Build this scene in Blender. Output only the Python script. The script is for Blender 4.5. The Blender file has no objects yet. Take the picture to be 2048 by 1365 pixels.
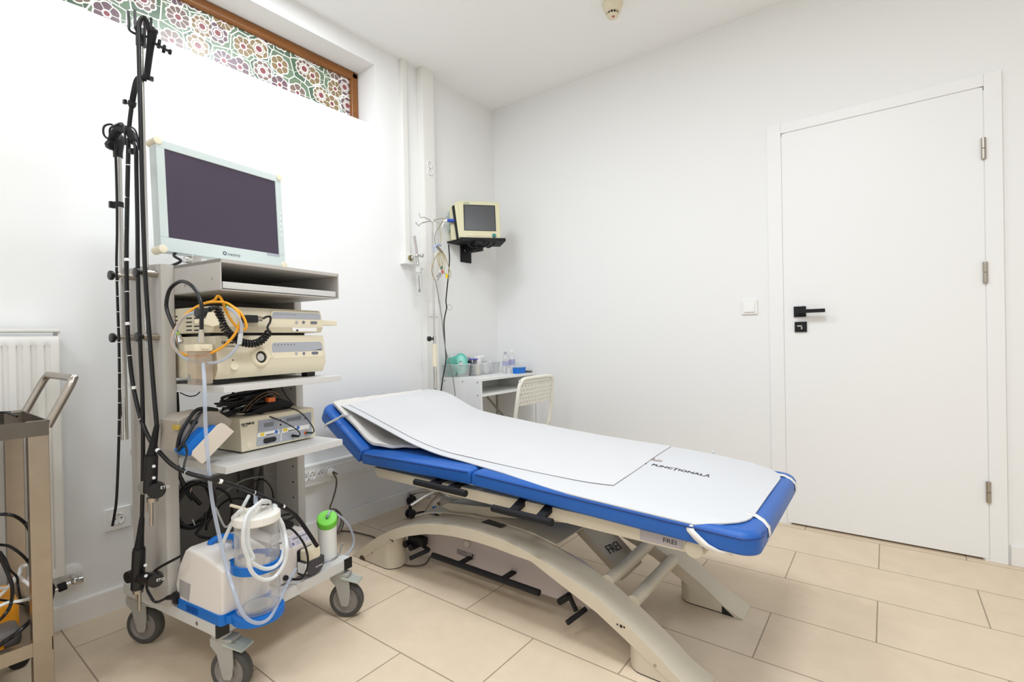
import bpy, bmesh, math, random
from mathutils import Vector, Matrix
random.seed(7)
S = bpy.context.scene
C = S.collection
V = Vector
PI = math.pi

# ------------------------------------------------------------------ camera
CAM = V((2.344, -2.9213, 0.9966))
RGT = V((0.79747294, 0.60303616, -0.01960354))
DWN = V((-0.01236995, -0.01614295, -0.99979317))
FWD = V((-0.6032279, 0.79755049, -0.00541404))
FPX = 990.66
cam = bpy.data.cameras.new('camera'); cam.sensor_width = 36; cam.lens = FPX/2048*36
cam.clip_start = 0.02
co = bpy.data.objects.new('camera', cam); C.objects.link(co)
m3 = Matrix((RGT, -DWN, -FWD)).transposed()
co.matrix_world = Matrix.Translation(CAM) @ m3.to_4x4()
S.camera = co

# measuring helpers: a point seen in the photograph, on a known plane of the room
def ray(px, py): return RGT*((px-1024)/FPX) + DWN*((py-682.5)/FPX) + FWD
def onX(px, py, x): d = ray(px, py); return CAM + d*((x-CAM.x)/d.x)
def onY(px, py, y): d = ray(px, py); return CAM + d*((y-CAM.y)/d.y)
def onZ(px, py, z): d = ray(px, py); return CAM + d*((z-CAM.z)/d.z)
# trolley frame: x = forward (b), y = along its front (a)
TO = V((.303, -2.349, 0)); TA = math.radians(98)
TU = V((math.cos(TA), math.sin(TA), 0)); TN = V((math.sin(TA), -math.cos(TA), 0))
TM = Matrix(((TN.x, TU.x, 0, TO.x), (TN.y, TU.y, 0, TO.y), (0, 0, 1, 0), (0, 0, 0, 1)))
TMI = TM.inverted()
def onB(px, py, b): d = ray(px, py); return TMI @ (CAM + d*((b-(CAM-TO).dot(TN))/d.dot(TN)))
def onA(px, py, a): d = ray(px, py); return TMI @ (CAM + d*((a-(CAM-TO).dot(TU))/d.dot(TU)))

# ------------------------------------------------------------------ materials
def lin(h):
    h = h.lstrip('#'); c = [int(h[i:i+2], 16)/255 for i in (0, 2, 4)]
    return [x/12.92 if x <= .04045 else ((x+.055)/1.055)**2.4 for x in c] + [1]
MATS = {}
def mat(name, col, rough=.5, metal=0., spec=.5, var=0., vscale=30., bump=0., bscale=200., coat=0., trans=0., ior=1.45, alpha=1., sss=0.):
    if name in MATS: return MATS[name]
    m = bpy.data.materials.new(name); m.use_nodes = True; nt = m.node_tree
    b = nt.nodes['Principled BSDF']; c = lin(col) if isinstance(col, str) else list(col)+[1]
    b.inputs['Base Color'].default_value = c; b.inputs['Roughness'].default_value = rough
    b.inputs['Metallic'].default_value = metal; b.inputs['Specular IOR Level'].default_value = spec
    b.inputs['Coat Weight'].default_value = coat; b.inputs['Transmission Weight'].default_value = trans
    b.inputs['IOR'].default_value = ior; b.inputs['Alpha'].default_value = alpha
    tc = nt.nodes.new('ShaderNodeTexCoord')
    n = nt.nodes.new('ShaderNodeTexNoise'); n.inputs['Scale'].default_value = vscale; n.inputs['Detail'].default_value = 4
    nt.links.new(tc.outputs['Object'], n.inputs['Vector'])
    if var > 0:
        mx = nt.nodes.new('ShaderNodeMix'); mx.data_type = 'RGBA'
        mx.inputs[6].default_value = [x*(1-var) for x in c[:3]]+[1]; mx.inputs[7].default_value = [min(1, x*(1+var)) for x in c[:3]]+[1]
        nt.links.new(n.outputs['Fac'], mx.inputs[0]); nt.links.new(mx.outputs[2], b.inputs['Base Color'])
    if bump > 0:
        n2 = nt.nodes.new('ShaderNodeTexNoise'); n2.inputs['Scale'].default_value = bscale; n2.inputs['Detail'].default_value = 3
        nt.links.new(tc.outputs['Object'], n2.inputs['Vector'])
        bp = nt.nodes.new('ShaderNodeBump'); bp.inputs['Strength'].default_value = bump; bp.inputs['Distance'].default_value = .002
        nt.links.new(n2.outputs['Fac'], bp.inputs['Height']); nt.links.new(bp.outputs['Normal'], b.inputs['Normal'])
    MATS[name] = m; return m
def clear(name, col='#ffffff', op=.12, rough=.05, gl=.6, edge=.45):
    """thin clear plastic: mostly transparent with a faint body and a fresnel sheen"""
    if name in MATS: return MATS[name]
    m = bpy.data.materials.new(name); m.use_nodes = True; nt = m.node_tree
    for n in list(nt.nodes): nt.nodes.remove(n)
    out = nt.nodes.new('ShaderNodeOutputMaterial')
    tr = nt.nodes.new('ShaderNodeBsdfTransparent'); tr.inputs[0].default_value = lin(col)
    pr = nt.nodes.new('ShaderNodeBsdfPrincipled'); pr.inputs['Base Color'].default_value = lin(col); pr.inputs['Roughness'].default_value = .35
    gs = nt.nodes.new('ShaderNodeBsdfGlossy'); gs.inputs['Roughness'].default_value = rough
    lw = nt.nodes.new('ShaderNodeLayerWeight'); lw.inputs['Blend'].default_value = .35
    mu = nt.nodes.new('ShaderNodeMath'); mu.operation = 'MULTIPLY_ADD'; mu.inputs[1].default_value = edge; mu.inputs[2].default_value = op
    m1 = nt.nodes.new('ShaderNodeMixShader'); m2 = nt.nodes.new('ShaderNodeMixShader')
    mu2 = nt.nodes.new('ShaderNodeMath'); mu2.operation = 'MULTIPLY'; mu2.inputs[1].default_value = gl*.5
    nt.links.new(lw.outputs['Facing'], mu.inputs[0]); nt.links.new(lw.outputs['Fresnel'], mu2.inputs[0])
    nt.links.new(mu.outputs[0], m1.inputs[0]); nt.links.new(tr.outputs[0], m1.inputs[1]); nt.links.new(pr.outputs[0], m1.inputs[2])
    nt.links.new(mu2.outputs[0], m2.inputs[0]); nt.links.new(m1.outputs[0], m2.inputs[1]); nt.links.new(gs.outputs[0], m2.inputs[2])
    nt.links.new(m2.outputs[0], out.inputs[0]); MATS[name] = m; return m

WALL = mat('wall_paint', '#f0f0ef', .75, spec=.2, var=.008, vscale=3, bump=.08, bscale=120)
CEIL = mat('ceiling_paint', '#f7f7f6', .85, spec=.1, var=.008, vscale=2)
WHITE = mat('white_lacquer', '#f1f1f0', .4, spec=.3, var=.005)
BASEB = mat('baseboard_gloss', '#efedea', .35, spec=.4)
TRUNK = mat('trunking_plastic', '#ecebe6', .45, spec=.3)
PLAST = mat('white_plastic', '#f0efec', .35, spec=.4)
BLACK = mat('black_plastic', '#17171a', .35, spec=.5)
RUBBER = mat('black_rubber', '#141416', .28, spec=.5)
MATTEB = mat('matte_black', '#1d1d20', .6, spec=.3)
CHROME = mat('chrome', '#d5d4d2', .13, metal=1)
STEEL = mat('brushed_steel', '#b2aaa0', .32, metal=1, var=.06, vscale=60)
GREYM = mat('grey_lacquered_metal', '#bdb9b3', .45, spec=.4, var=.02)
DGREY = mat('dark_grey_metal', '#85817d', .5, spec=.4)
LGREY = mat('light_grey_shelf', '#d2d1ce', .4, spec=.4, var=.01)
BEIGE = mat('beige_plastic', '#dcd3bb', .45, spec=.35, var=.015)
BEIGE2 = mat('cream_plastic', '#e6dcc2', .45, spec=.35)
COUCHB = mat('couch_beige_lacquer', '#d2c8b4', .4, spec=.4, var=.02)
BLUEL = mat('blue_leatherette', '#2560b2', .38, spec=.45, var=.05, vscale=12, bump=.25, bscale=700)
BLUED = mat('blue_piping', '#123a80', .45)
FABRIC = mat('white_sheet_cloth', '#d0d1d3', .8, spec=.1, bump=.2, bscale=40)
PAPER = mat('white_paper_sheet', '#d3d3d4', .7, spec=.15, bump=.16, bscale=11, var=.02, vscale=7)
QUILT = mat('quilted_fleece', '#dcd8d3', .95, spec=.05, var=.12, vscale=40, bump=1., bscale=70)
BLUEP = mat('blue_plastic', '#0f6cc4', .35, spec=.4)
SCRN = mat('dark_screen', '#463c4c', .3, spec=.5, var=.06, vscale=400)
SCRN2 = mat('grey_screen', '#48484a', .3, spec=.5)
GPANEL = mat('grey_control_panel', '#a9adb4', .5)
LILAC = mat('lilac_panel', '#c9c3cf', .5)
YEL = mat('yellow_tube', '#f0a829', .35, spec=.5)
ORANGE = mat('orange_plastic', '#e0702a', .4)
GREEN = mat('green_cap', '#76d33f', .4)
BROWN = mat('brown_cable', '#5c5149', .5)
GREYC = mat('grey_cable', '#8f8d88', .5)
INK = mat('dark_print', '#2c2c30', .6)
INKG = mat('grey_print', '#8d8f92', .6)
RAD = mat('radiator_enamel', '#eeece6', .35, spec=.4)
TYRE = mat('grey_tyre', '#4c4b48', .6)
FORK = mat('caster_grey', '#a9a7a0', .45)
HUB = mat('hub_grey', '#8b8580', .45)
ECGC = mat('ecg_lead_beige', '#b8ad86', .5)
CLEAR = clear('clear_plastic', op=.045, edge=.30)
CLEARB = clear('clear_bluish_tube', '#dfe6f2', .34)
CLEARM = clear('milky_tube', '#f4f6f6', .55)
FROST = clear('frosted_bottle', '#f4f4f0', .62)
SMOKEP = clear('clear_taupe_bottle', '#e9ded0', .2)
TEALP = clear('teal_bag', '#7fd6c4', .45)

# ------------------------------------------------------------------ mesh builder
class MB:
    def __init__(s, M=None): s.v = []; s.f = []; s.M = M or Matrix()
    def add(s, vs, fs, T=None):
        o = len(s.v); M = s.M @ T if T else s.M
        s.v += [M @ V(p) for p in vs]; s.f += [[i+o for i in f] for f in fs]; return s
    def bm(s, b, T=None):
        b.verts.index_update()
        s.add([v.co.copy() for v in b.verts], [[v.index for v in f.verts] for f in b.faces], T); b.free(); return s
    def box(s, x0, x1, y0, y1, z0, z1, bev=0, seg=2, T=None):
        b = bmesh.new(); bmesh.ops.create_cube(b, size=1)
        for v in b.verts: v.co = V(((x0+x1)/2+v.co.x*(x1-x0), (y0+y1)/2+v.co.y*(y1-y0), (z0+z1)/2+v.co.z*(z1-z0)))
        if bev: bmesh.ops.bevel(b, geom=b.edges[:], offset=bev, segments=seg, profile=.5, affect='EDGES', clamp_overlap=True)
        return s.bm(b, T)
    def cyl(s, p0, p1, r0, r1=None, n=20, bev=0, T=None):
        p0, p1 = V(p0), V(p1); r1 = r0 if r1 is None else r1
        prof = [(0, 0), (r0, 0), (r1, (p1-p0).length), (0, (p1-p0).length)]
        if bev:
            L = (p1-p0).length; prof = [(0, 0), (r0-bev, 0), (r0-bev*.3, bev*.3), (r0, bev), (r1, L-bev), (r1-bev*.3, L-bev*.3), (r1-bev, L), (0, L)]
        return s.lathe(prof, p0, p1-p0, n, T)
    def lathe(s, prof, o, axis=(0, 0, 1), n=24, T=None):
        q = V((0, 0, 1)).rotation_difference(V(axis).normalized()); o = V(o); vs = []; fs = []; idx = []
        for r, z in prof:
            if r < 1e-7: idx.append([len(vs)]); vs.append(o + q @ V((0, 0, z)))
            else:
                idx.append(list(range(len(vs), len(vs)+n)))
                vs += [o + q @ V((r*math.cos(2*PI*i/n), r*math.sin(2*PI*i/n), z)) for i in range(n)]
        for a, b in zip(idx, idx[1:]):
            for i in range(n):
                j = (i+1) % n
                if len(a) == 1 and len(b) == 1: break
                if len(a) == 1: fs.append([a[0], b[j], b[i]])
                elif len(b) == 1: fs.append([a[i], a[j], b[0]])
                else: fs.append([a[i], a[j], b[j], b[i]])
        return s.add(vs, fs, T)
    def tube(s, pts, r, n=10, smooth=True, closed=False, sub=6, T=None, caps=True):
        P = [V(p) for p in pts]
        if smooth and len(P) > 2:
            Q = []; m = len(P)
            for i in range(m if closed else m-1):
                g = lambda k: P[k % m] if closed else P[max(0, min(m-1, k))]
                a, b, c, d = g(i-1), g(i), g(i+1), g(i+2)
                for k in range(sub):
                    t = k/sub
                    Q.append(.5*((2*b)+(c-a)*t+(2*a-5*b+4*c-d)*t*t+(3*b-a-3*c+d)*t**3))
            if not closed: Q.append(P[-1])
            P = Q
        R = r if callable(r) else (lambda t: r)
        m = len(P); vs = []; fs = []; up = None
        for i, p in enumerate(P):
            d = (P[(i+1) % m]-P[i-1]) if closed else (P[min(m-1, i+1)]-P[max(0, i-1)])
            d = d.normalized() if d.length > 1e-9 else V((0, 0, 1))
            if up is None: up = d.orthogonal().normalized()
            up = (up-d*up.dot(d)); up = up.normalized() if up.length > 1e-6 else d.orthogonal().normalized()
            w = d.cross(up); rr = R(i/max(1, m-1))
            vs += [p+up*rr*math.cos(2*PI*k/n)+w*rr*math.sin(2*PI*k/n) for k in range(n)]
        for i in range(m if closed else m-1):
            j = (i+1) % m
            for k in range(n): fs.append([i*n+k, i*n+(k+1) % n, j*n+(k+1) % n, j*n+k])
        if not closed and caps: fs.append(list(range(n))[::-1]); fs.append([(m-1)*n+k for k in range(n)])
        return s.add(vs, fs, T)
    def prism(s, poly, d0, d1, plane='xz', T=None, bev=0):
        """poly of 2D points extruded: plane xz -> along y, xy -> along z, yz -> along x"""
        f = {'xz': lambda p, d: (p[0], d, p[1]), 'xy': lambda p, d: (p[0], p[1], d), 'yz': lambda p, d: (d, p[0], p[1])}[plane]
        n = len(poly); b = bmesh.new()
        a = [b.verts.new(f(p, d0)) for p in poly]; c = [b.verts.new(f(p, d1)) for p in poly]
        b.faces.new(a); b.faces.new(c[::-1])
        for i in range(n): b.faces.new([a[i], c[i], c[(i+1) % n], a[(i+1) % n]])
        bmesh.ops.recalc_face_normals(b, faces=b.faces[:])
        if bev:
            es = [e for e in b.edges if (e.verts[0] in a) == (e.verts[1] in a)]
            bmesh.ops.bevel(b, geom=es, offset=bev, segments=2, profile=.5, affect='EDGES', clamp_overlap=True)
        return s.bm(b, T)
    def sphere(s, c, r, T=None, n=16):
        b = bmesh.new(); bmesh.ops.create_uvsphere(b, u_segments=n, v_segments=max(6, n//2), radius=1)
        r = (r, r, r) if isinstance(r, (int, float)) else r
        for v in b.verts: v.co = V((c[0]+v.co.x*r[0], c[1]+v.co.y*r[1], c[2]+v.co.z*r[2]))
        return s.bm(b, T)
    def sheet(s, rows, th, T=None):
        """rows of points -> slab of thickness th downwards"""
        n = len(rows); m = len(rows[0]); vs = [V(p) for r in rows for p in r]; k = len(vs)
        vs += [p-V((0, 0, th)) for p in vs]; fs = []
        for i in range(n-1):
            for j in range(m-1):
                a = [i*m+j, (i+1)*m+j, (i+1)*m+j+1, i*m+j+1]; fs.append(a); fs.append([x+k for x in a[::-1]])
        ring = [(0, j) for j in range(m)]+[(i, m-1) for i in range(1, n)]+[(n-1, j) for j in range(m-2, -1, -1)]+[(i, 0) for i in range(n-2, 0, -1)]
        ids = [i*m+j for i, j in ring]
        for a, b in zip(ids, ids[1:]+ids[:1]): fs.append([a, b, b+k, a+k])
        return s.add(vs, fs, T)

def root_of(o):
    while o.parent: o = o.parent
    return o
def obj(name, mb, material, parent=None, label=None, kind=None, base=None, sharp=35):
    me = bpy.data.meshes.new(name)
    if parent: off = V(root_of(parent).location)
    elif base is not None: off = V(base)
    else:
        lo = [min(v[i] for v in mb.v) for i in range(3)]; hi = [max(v[i] for v in mb.v) for i in range(3)]
        off = V(((lo[0]+hi[0])/2, (lo[1]+hi[1])/2, lo[2]))
    me.from_pydata([v-off for v in mb.v], [], mb.f)
    b = bmesh.new(); b.from_mesh(me); bmesh.ops.recalc_face_normals(b, faces=b.faces[:]); b.to_mesh(me); b.free()
    for p in me.polygons: p.use_smooth = True
    me.set_sharp_from_angle(angle=math.radians(sharp)); me.update()
    me.materials.append(material)
    o = bpy.data.objects.new(name, me); C.objects.link(o)
    wn = o.modifiers.new('weighted_normal', 'WEIGHTED_NORMAL'); wn.keep_sharp = True; wn.weight = 50
    if parent: o.parent = parent
    else: o.location = off
    if label: o['label'] = label
    if kind: o['kind'] = kind
    return o
def thing(name, label, cat, base, group=None):
    o = bpy.data.objects.new(name, None); o.empty_display_size = .05; C.objects.link(o); o.location = base
    o['label'] = label; o['category'] = cat
    if group: o['group'] = group
    return o
def tag(o, label, cat, group=None):
    o['label'] = label; o['category'] = cat
    if group: o['group'] = group
    return o
def struct(name, mb, m, parent=None):
    o = obj(name, mb, m, parent)
    if not parent: o['kind'] = 'structure'
    return o
def frame(o, x, y):
    """matrix with given origin, x axis (writing direction) and y axis (up of the letters)"""
    x = V(x).normalized(); y = V(y); y = (y-x*y.dot(x)).normalized(); z = x.cross(y)
    M = Matrix((x, y, z)).transposed().to_4x4(); M.translation = V(o); return M
def text(s, size, M, material, parent, name='lettering', depth=.0006, sx=1, bold=0, align='LEFT', label=None, shear=0):
    c = bpy.data.curves.new('t', 'FONT'); c.body = s; c.size = size; c.extrude = depth; c.offset = bold; c.align_x = align; c.resolution_u = 3; c.shear = shear
    t = bpy.data.objects.new('t', c); C.objects.link(t); bpy.context.view_layer.update()
    me = t.to_mesh(); mb = MB()
    sc = Matrix.Diagonal((sx, 1, 1, 1))
    mb.add([v.co.copy() for v in me.vertices], [list(p.vertices) for p in me.polygons], M @ sc)
    t.to_mesh_clear(); bpy.data.objects.remove(t); bpy.data.curves.remove(c)
    return obj(name, mb, material, parent, label=label)

# ------------------------------------------------------------------ the room
H = 2.709; X1, Y0 = 4.4, -4.4
# floor tiles
ft = bpy.data.materials.new('beige_floor_tiles'); ft.use_nodes = True; nt = ft.node_tree; pb = nt.nodes['Principled BSDF']
tc = nt.nodes.new('ShaderNodeTexCoord'); mp = nt.nodes.new('ShaderNodeMapping')
br = nt.nodes.new('ShaderNodeTexBrick'); br.offset = .5
br.inputs['Scale'].default_value = 1; br.inputs['Brick Width'].default_value = .6052; br.inputs['Row Height'].default_value = .3068
br.inputs['Mortar Size'].default_value = .0022; br.inputs['Mortar Smooth'].default_value = .1; br.inputs['Bias'].default_value = 0
br.inputs['Color1'].default_value = lin('#e0cdb3'); br.inputs['Color2'].default_value = lin('#e4d2b9'); br.inputs['Mortar'].default_value = lin('#a08f7a')
mp.inputs['Location'].default_value = (-2.3056+.6052*8, .0505+.3068*40, 0)
no = nt.nodes.new('ShaderNodeTexNoise'); no.inputs['Scale'].default_value = 9; no.inputs['Detail'].default_value = 8; no.inputs['Roughness'].default_value = .7
mx = nt.nodes.new('ShaderNodeMix'); mx.data_type = 'RGBA'; mx.blend_type = 'MULTIPLY'; mx.inputs[0].default_value = 1
cr = nt.nodes.new('ShaderNodeValToRGB'); cr.color_ramp.elements[0].color = (.92, .91, .90, 1); cr.color_ramp.elements[1].color = (1, 1, 1, 1)
cr.color_ramp.elements[0].position = .3; cr.color_ramp.elements[1].position = .65
nt.links.new(tc.outputs['Object'], mp.inputs['Vector']); nt.links.new(mp.outputs[0], br.inputs['Vector']); nt.links.new(tc.outputs['Object'], no.inputs['Vector'])
nt.links.new(no.outputs['Fac'], cr.inputs[0]); nt.links.new(br.outputs['Color'], mx.inputs[6]); nt.links.new(cr.outputs[0], mx.inputs[7]); nt.links.new(mx.outputs[2], pb.inputs['Base Color'])
pb.inputs['Roughness'].default_value = .5; pb.inputs['Specular IOR Level'].default_value = .35
bp = nt.nodes.new('ShaderNodeBump'); bp.inputs['Strength'].default_value = .3; bp.inputs['Distance'].default_value = .002; bp.invert = True
nt.links.new(br.outputs['Fac'], bp.inputs['Height']); nt.links.new(bp.outputs[0], pb.inputs['Normal'])
o = obj('floor', MB().box(-.3, X1+.2, Y0-.2, .2, -.1, 0), ft, base=(0, 0, 0)); o['kind'] = 'structure'
struct('ceiling', MB().box(-.3, X1+.2, Y0-.2, .2, H, H+.1), CEIL)
# left (window) wall with a high recess
WZ0, WZ1, WY1, WY0, WD = 2.242, 2.596, -1.09, -3.5, .155
w = MB()
w.box(-.3, 0, Y0-.2, .2, -.05, WZ0); w.box(-.3, 0, Y0-.2, .2, WZ1, H)
w.box(-.3, 0, WY1, .2, WZ0, WZ1); w.box(-.3, 0, Y0-.2, WY0, WZ0, WZ1); w.box(-.3, -.21, WY0, WY1, WZ0, WZ1)
struct('wall_left', w, WALL)
DX0, DX1, DZ = 1.918, 2.686, 2.036
w = MB()
w.box(-.3, DX0, 0, .2, -.05, H); w.box(DX1, X1+.2, 0, .2, -.05, H); w.box(DX0, DX1, 0, .2, DZ, H); w.box(DX0, DX1, .1, .2, -.05, DZ)
struct('wall_back', w, WALL)
struct('wall_right', MB().box(X1, X1+.2, Y0-.2, 0, 0, H), WALL)
struct('wall_front', MB().box(0, X1, Y0-.2, Y0, 0, H), WALL)
# baseboards with a rounded top
bpz = .085
struct('baseboard_left', MB().prism([(0, 0), (.014, 0), (.014, bpz-.008), (.0125, bpz-.003), (.009, bpz), (0, bpz)], Y0, -.0, 'xz'), BASEB)
struct('baseboard_back', MB().box(2.75, X1, -.013, 0, 0, bpz, .003).box(.02, 1.843, -.013, 0, 0, bpz, .003), BASEB)

# window: wooden frame and printed film
wd = bpy.data.materials.new('brown_window_wood'); wd.use_nodes = True; nt = wd.node_tree; pb = nt.nodes['Principled BSDF']
tc = nt.nodes.new('ShaderNodeTexCoord'); mp = nt.nodes.new('ShaderNodeMapping'); mp.inputs['Scale'].default_value = (60, 3, 60)
no = nt.nodes.new('ShaderNodeTexNoise'); no.inputs['Scale'].default_value = 2; no.inputs['Detail'].default_value = 5
cr = nt.nodes.new('ShaderNodeValToRGB'); cr.color_ramp.elements[0].color = lin('#6a3f18'); cr.color_ramp.elements[1].color = lin('#9c6228')
nt.links.new(tc.outputs['Object'], mp.inputs[0]); nt.links.new(mp.outputs[0], no.inputs['Vector']); nt.links.new(no.outputs['Fac'], cr.inputs[0]); nt.links.new(cr.outputs[0], pb.inputs['Base Color']); pb.inputs['Roughness'].default_value = .32
fm = bpy.data.materials.new('mosaic_window_film'); fm.use_nodes = True; nt = fm.node_tree; pb = nt.nodes['Principled BSDF']; N = nt.nodes.new; L = nt.links.new
def mth(op, a, b=None, c=None):
    n = N('ShaderNodeMath'); n.operation = op
    for i, x in enumerate((a, b, c)):
        if x is None: continue
        if isinstance(x, (int, float)): n.inputs[i].default_value = x
        else: L(x, n.inputs[i])
    return n.outputs[0]
tc = N('ShaderNodeTexCoord'); sp = N('ShaderNodeSeparateXYZ'); L(tc.outputs['Object'], sp.inputs[0])
cb = N('ShaderNodeCombineXYZ'); L(sp.outputs['Y'], cb.inputs[0]); L(sp.outputs['Z'], cb.inputs[1])
SC = 9.8
vo = N('ShaderNodeTexVoronoi'); vo.voronoi_dimensions = '2D'; vo.inputs['Scale'].default_value = SC; vo.inputs['Randomness'].default_value = .62; L(cb.outputs[0], vo.inputs['Vector'])
ve = N('ShaderNodeTexVoronoi'); ve.voronoi_dimensions = '2D'; ve.feature = 'DISTANCE_TO_EDGE'; ve.inputs['Scale'].default_value = SC; ve.inputs['Randomness'].default_value = .62; L(cb.outputs[0], ve.inputs['Vector'])
sb = N('ShaderNodeVectorMath'); sb.operation = 'SUBTRACT'; L(cb.outputs[0], sb.inputs[0])
L(vo.outputs['Position'], sb.inputs[1])
s2 = N('ShaderNodeSeparateXYZ'); L(sb.outputs[0], s2.inputs[0])
ln = N('ShaderNodeVectorMath'); ln.operation = 'LENGTH'; L(sb.outputs[0], ln.inputs[0]); r = ln.outputs['Value']
sc_ = N('ShaderNodeSeparateColor'); L(vo.outputs['Color'], sc_.inputs[0])
ang = mth('ARCTAN2', s2.outputs['Y'], s2.outputs['X'])
npet = mth('MULTIPLY', mth('FLOOR', mth('MULTIPLY_ADD', sc_.outputs[0], 3.0, 3.0)), 1.0)      # 3..5 -> 6..10 petals
sn = mth('ABSOLUTE', mth('SINE', mth('MULTIPLY', ang, npet)))
LW = .0033
r1 = mth('MULTIPLY_ADD', sc_.outputs[1], .009, .012)
r2 = mth('MULTIPLY_ADD', sn, .007, .042)
def band(a, b, w): return mth('LESS_THAN', mth('ABSOLUTE', mth('SUBTRACT', a, b)), w)
ring1 = band(r, r1, LW); ring2 = band(r, r2, LW)
spoke = mth('LESS_THAN', mth('MULTIPLY', mth('DIVIDE', sn, npet), r), .0016)
spoke = mth('MULTIPLY', spoke, mth('MULTIPLY', mth('LESS_THAN', r, r2), mth('GREATER_THAN', r, r1)))
edge = mth('LESS_THAN', ve.outputs['Distance'], .028)
edge = mth('MULTIPLY', edge, mth('GREATER_THAN', r, r2))
# stray lines in the green ground
spk2 = mth('MULTIPLY', mth('LESS_THAN', mth('MULTIPLY', mth('ABSOLUTE', mth('SINE', mth('MULTIPLY', ang, 2.5))), r), .003), mth('GREATER_THAN', r, r2))
ring3 = mth('MULTIPLY', band(r, mth('MULTIPLY_ADD', sn, -.006, .032), LW*.8), mth('GREATER_THAN', sc_.outputs[1], .45))
white = mth('MAXIMUM', mth('MAXIMUM', mth('MAXIMUM', mth('MAXIMUM', ring1, ring3), ring2), mth('MAXIMUM', spoke, edge)), spk2)
def mixc(f, a, b):
    n = N('ShaderNodeMix'); n.data_type = 'RGBA'
    L(f, n.inputs[0])
    for i, x in ((6, a), (7, b)):
        if isinstance(x, str): n.inputs[i].default_value = lin(x)
        else: L(x, n.inputs[i])
    return n.outputs[2]
pet = mixc(mth('GREATER_THAN', sc_.outputs[2], .5), '#a08a66', '#8d786f')
pet = mixc(mth('GREATER_THAN', mth('FRACT', mth('MULTIPLY', sc_.outputs[2], 7.3)), .72), pet, '#806870')
gr = mixc(mth('GREATER_THAN', sc_.outputs[1], .5), '#7d9579', '#5f7a62')
col = mixc(mth('LESS_THAN', r, r2), gr, pet); col = mixc(mth('LESS_THAN', r, r1), col, '#9d5a5e')
no = N('ShaderNodeTexNoise'); no.inputs['Scale'].default_value = 60; L(cb.outputs[0], no.inputs['Vector'])
mm = N('ShaderNodeMix'); mm.data_type = 'RGBA'; mm.blend_type = 'MULTIPLY'; mm.inputs[0].default_value = .35; L(col, mm.inputs[6]); L(no.outputs['Color'], mm.inputs[7])
col = mixc(white, mm.outputs[2], '#f3efea'); L(col, pb.inputs['Base Color']); pb.inputs['Roughness'].default_value = .3; pb.inputs['Specular IOR Level'].default_value = .5
xg = -.175
win = struct('window_1', MB().box(xg-.012, xg-.004, WY0, WY1, WZ0-.0, WZ1), WHITE)
struct('pane', MB().box(xg-.004, xg, WY0+.02, WY1-.02, WZ0-.0, WZ1-.02), fm, win)['label'] = 'glass pane with a mosaic film of flowers'
f = MB(); fw = .05
f.box(xg-.01, -.152, WY0, WY1, WZ1-fw, WZ1, .012, 3); f.box(xg-.01, -.152, WY1-fw, WY1, WZ0-.03, WZ1-.002, .012, 3); f.box(xg-.01, -.152, WY0, WY0+fw, WZ0-.03, WZ1-.002, .012, 3)
struct('window_frame', f, wd, win)['label'] = 'brown varnished wooden frame'

# door
d = struct('door_1', MB().box(DX0, DX1, -.002, .06, .0, DZ), PLAST)
d.data.clear_geometry(); bmx = MB().box(DX0+.003, DX0+.02, .0, .09, 0, DZ).box(DX1-.02, DX1-.003, .0, .09, 0, DZ).box(DX0, DX1, .0, .09, DZ-.02, DZ-.003)
d.data.from_pydata([v-d.location for v in bmx.v], [], bmx.f); d.data.materials.append(WHITE) if not d.data.materials else None
fr = MB(); FO0, FO1, FZ = 1.851, 2.742, 2.084
fr.box(FO0, DX0+.0, -.013, .0, .0, FZ, .002); fr.box(DX1-.0, FO1, -.013, .0, .0, FZ, .002); fr.box(DX0, DX1, -.013, .0, DZ-.004, FZ, .002); fr.box(DX0-.002, DX0+.014, -.0065, .0, 0, DZ); fr.box(DX1-.014, DX1+.002, -.0065, 0, 0, DZ); fr.box(DX0, DX1, -.0065, 0, DZ-.02, DZ)
struct('door_frame', fr, WHITE, d)
struct('door_leaf', MB().box(DX0+.002, DX1-.002, -.009, .035, .010, DZ-.006, .0015), WHITE, d)
for z in (1.766, 1.238, .299):
    hg = MB().cyl((2.683, -.016, z-.045), (2.683, -.016, z-.001), .0085, n=16, bev=.001).cyl((2.683, -.016, z+.001), (2.683, -.016, z+.045), .0085, n=16, bev=.001).box(2.676, 2.692, -.016, -.006, z-.044, z+.044)
    struct('hinge', hg, STEEL, d)
h = onY(1600, 624, 0); hx, hz = 1.992, 1.104
hd = struct('handle', MB().box(hx-.027, hx+.027, -.018, -.009, hz-.027, hz+.027, .001), MATTEB, d)
struct('lever', MB().cyl((hx+.004, -.018, hz), (hx+.004, -.05, hz), .0095).box(hx-.009, hx+.113, -.066, -.047, hz-.009, hz+.009, .0015), MATTEB, hd)
lk = struct('lock_plate', MB().box(hx-.024, hx+.030, -.018, -.009, 1.000, 1.052, .001), MATTEB, d)
struct('keyhole', MB().box(hx-.012, hx+.010, -.0188, -.0178, 1.028, 1.0335).box(hx+.005, hx+.010, -.0188, -.0178, 1.014, 1.032), CHROME, lk)

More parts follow.
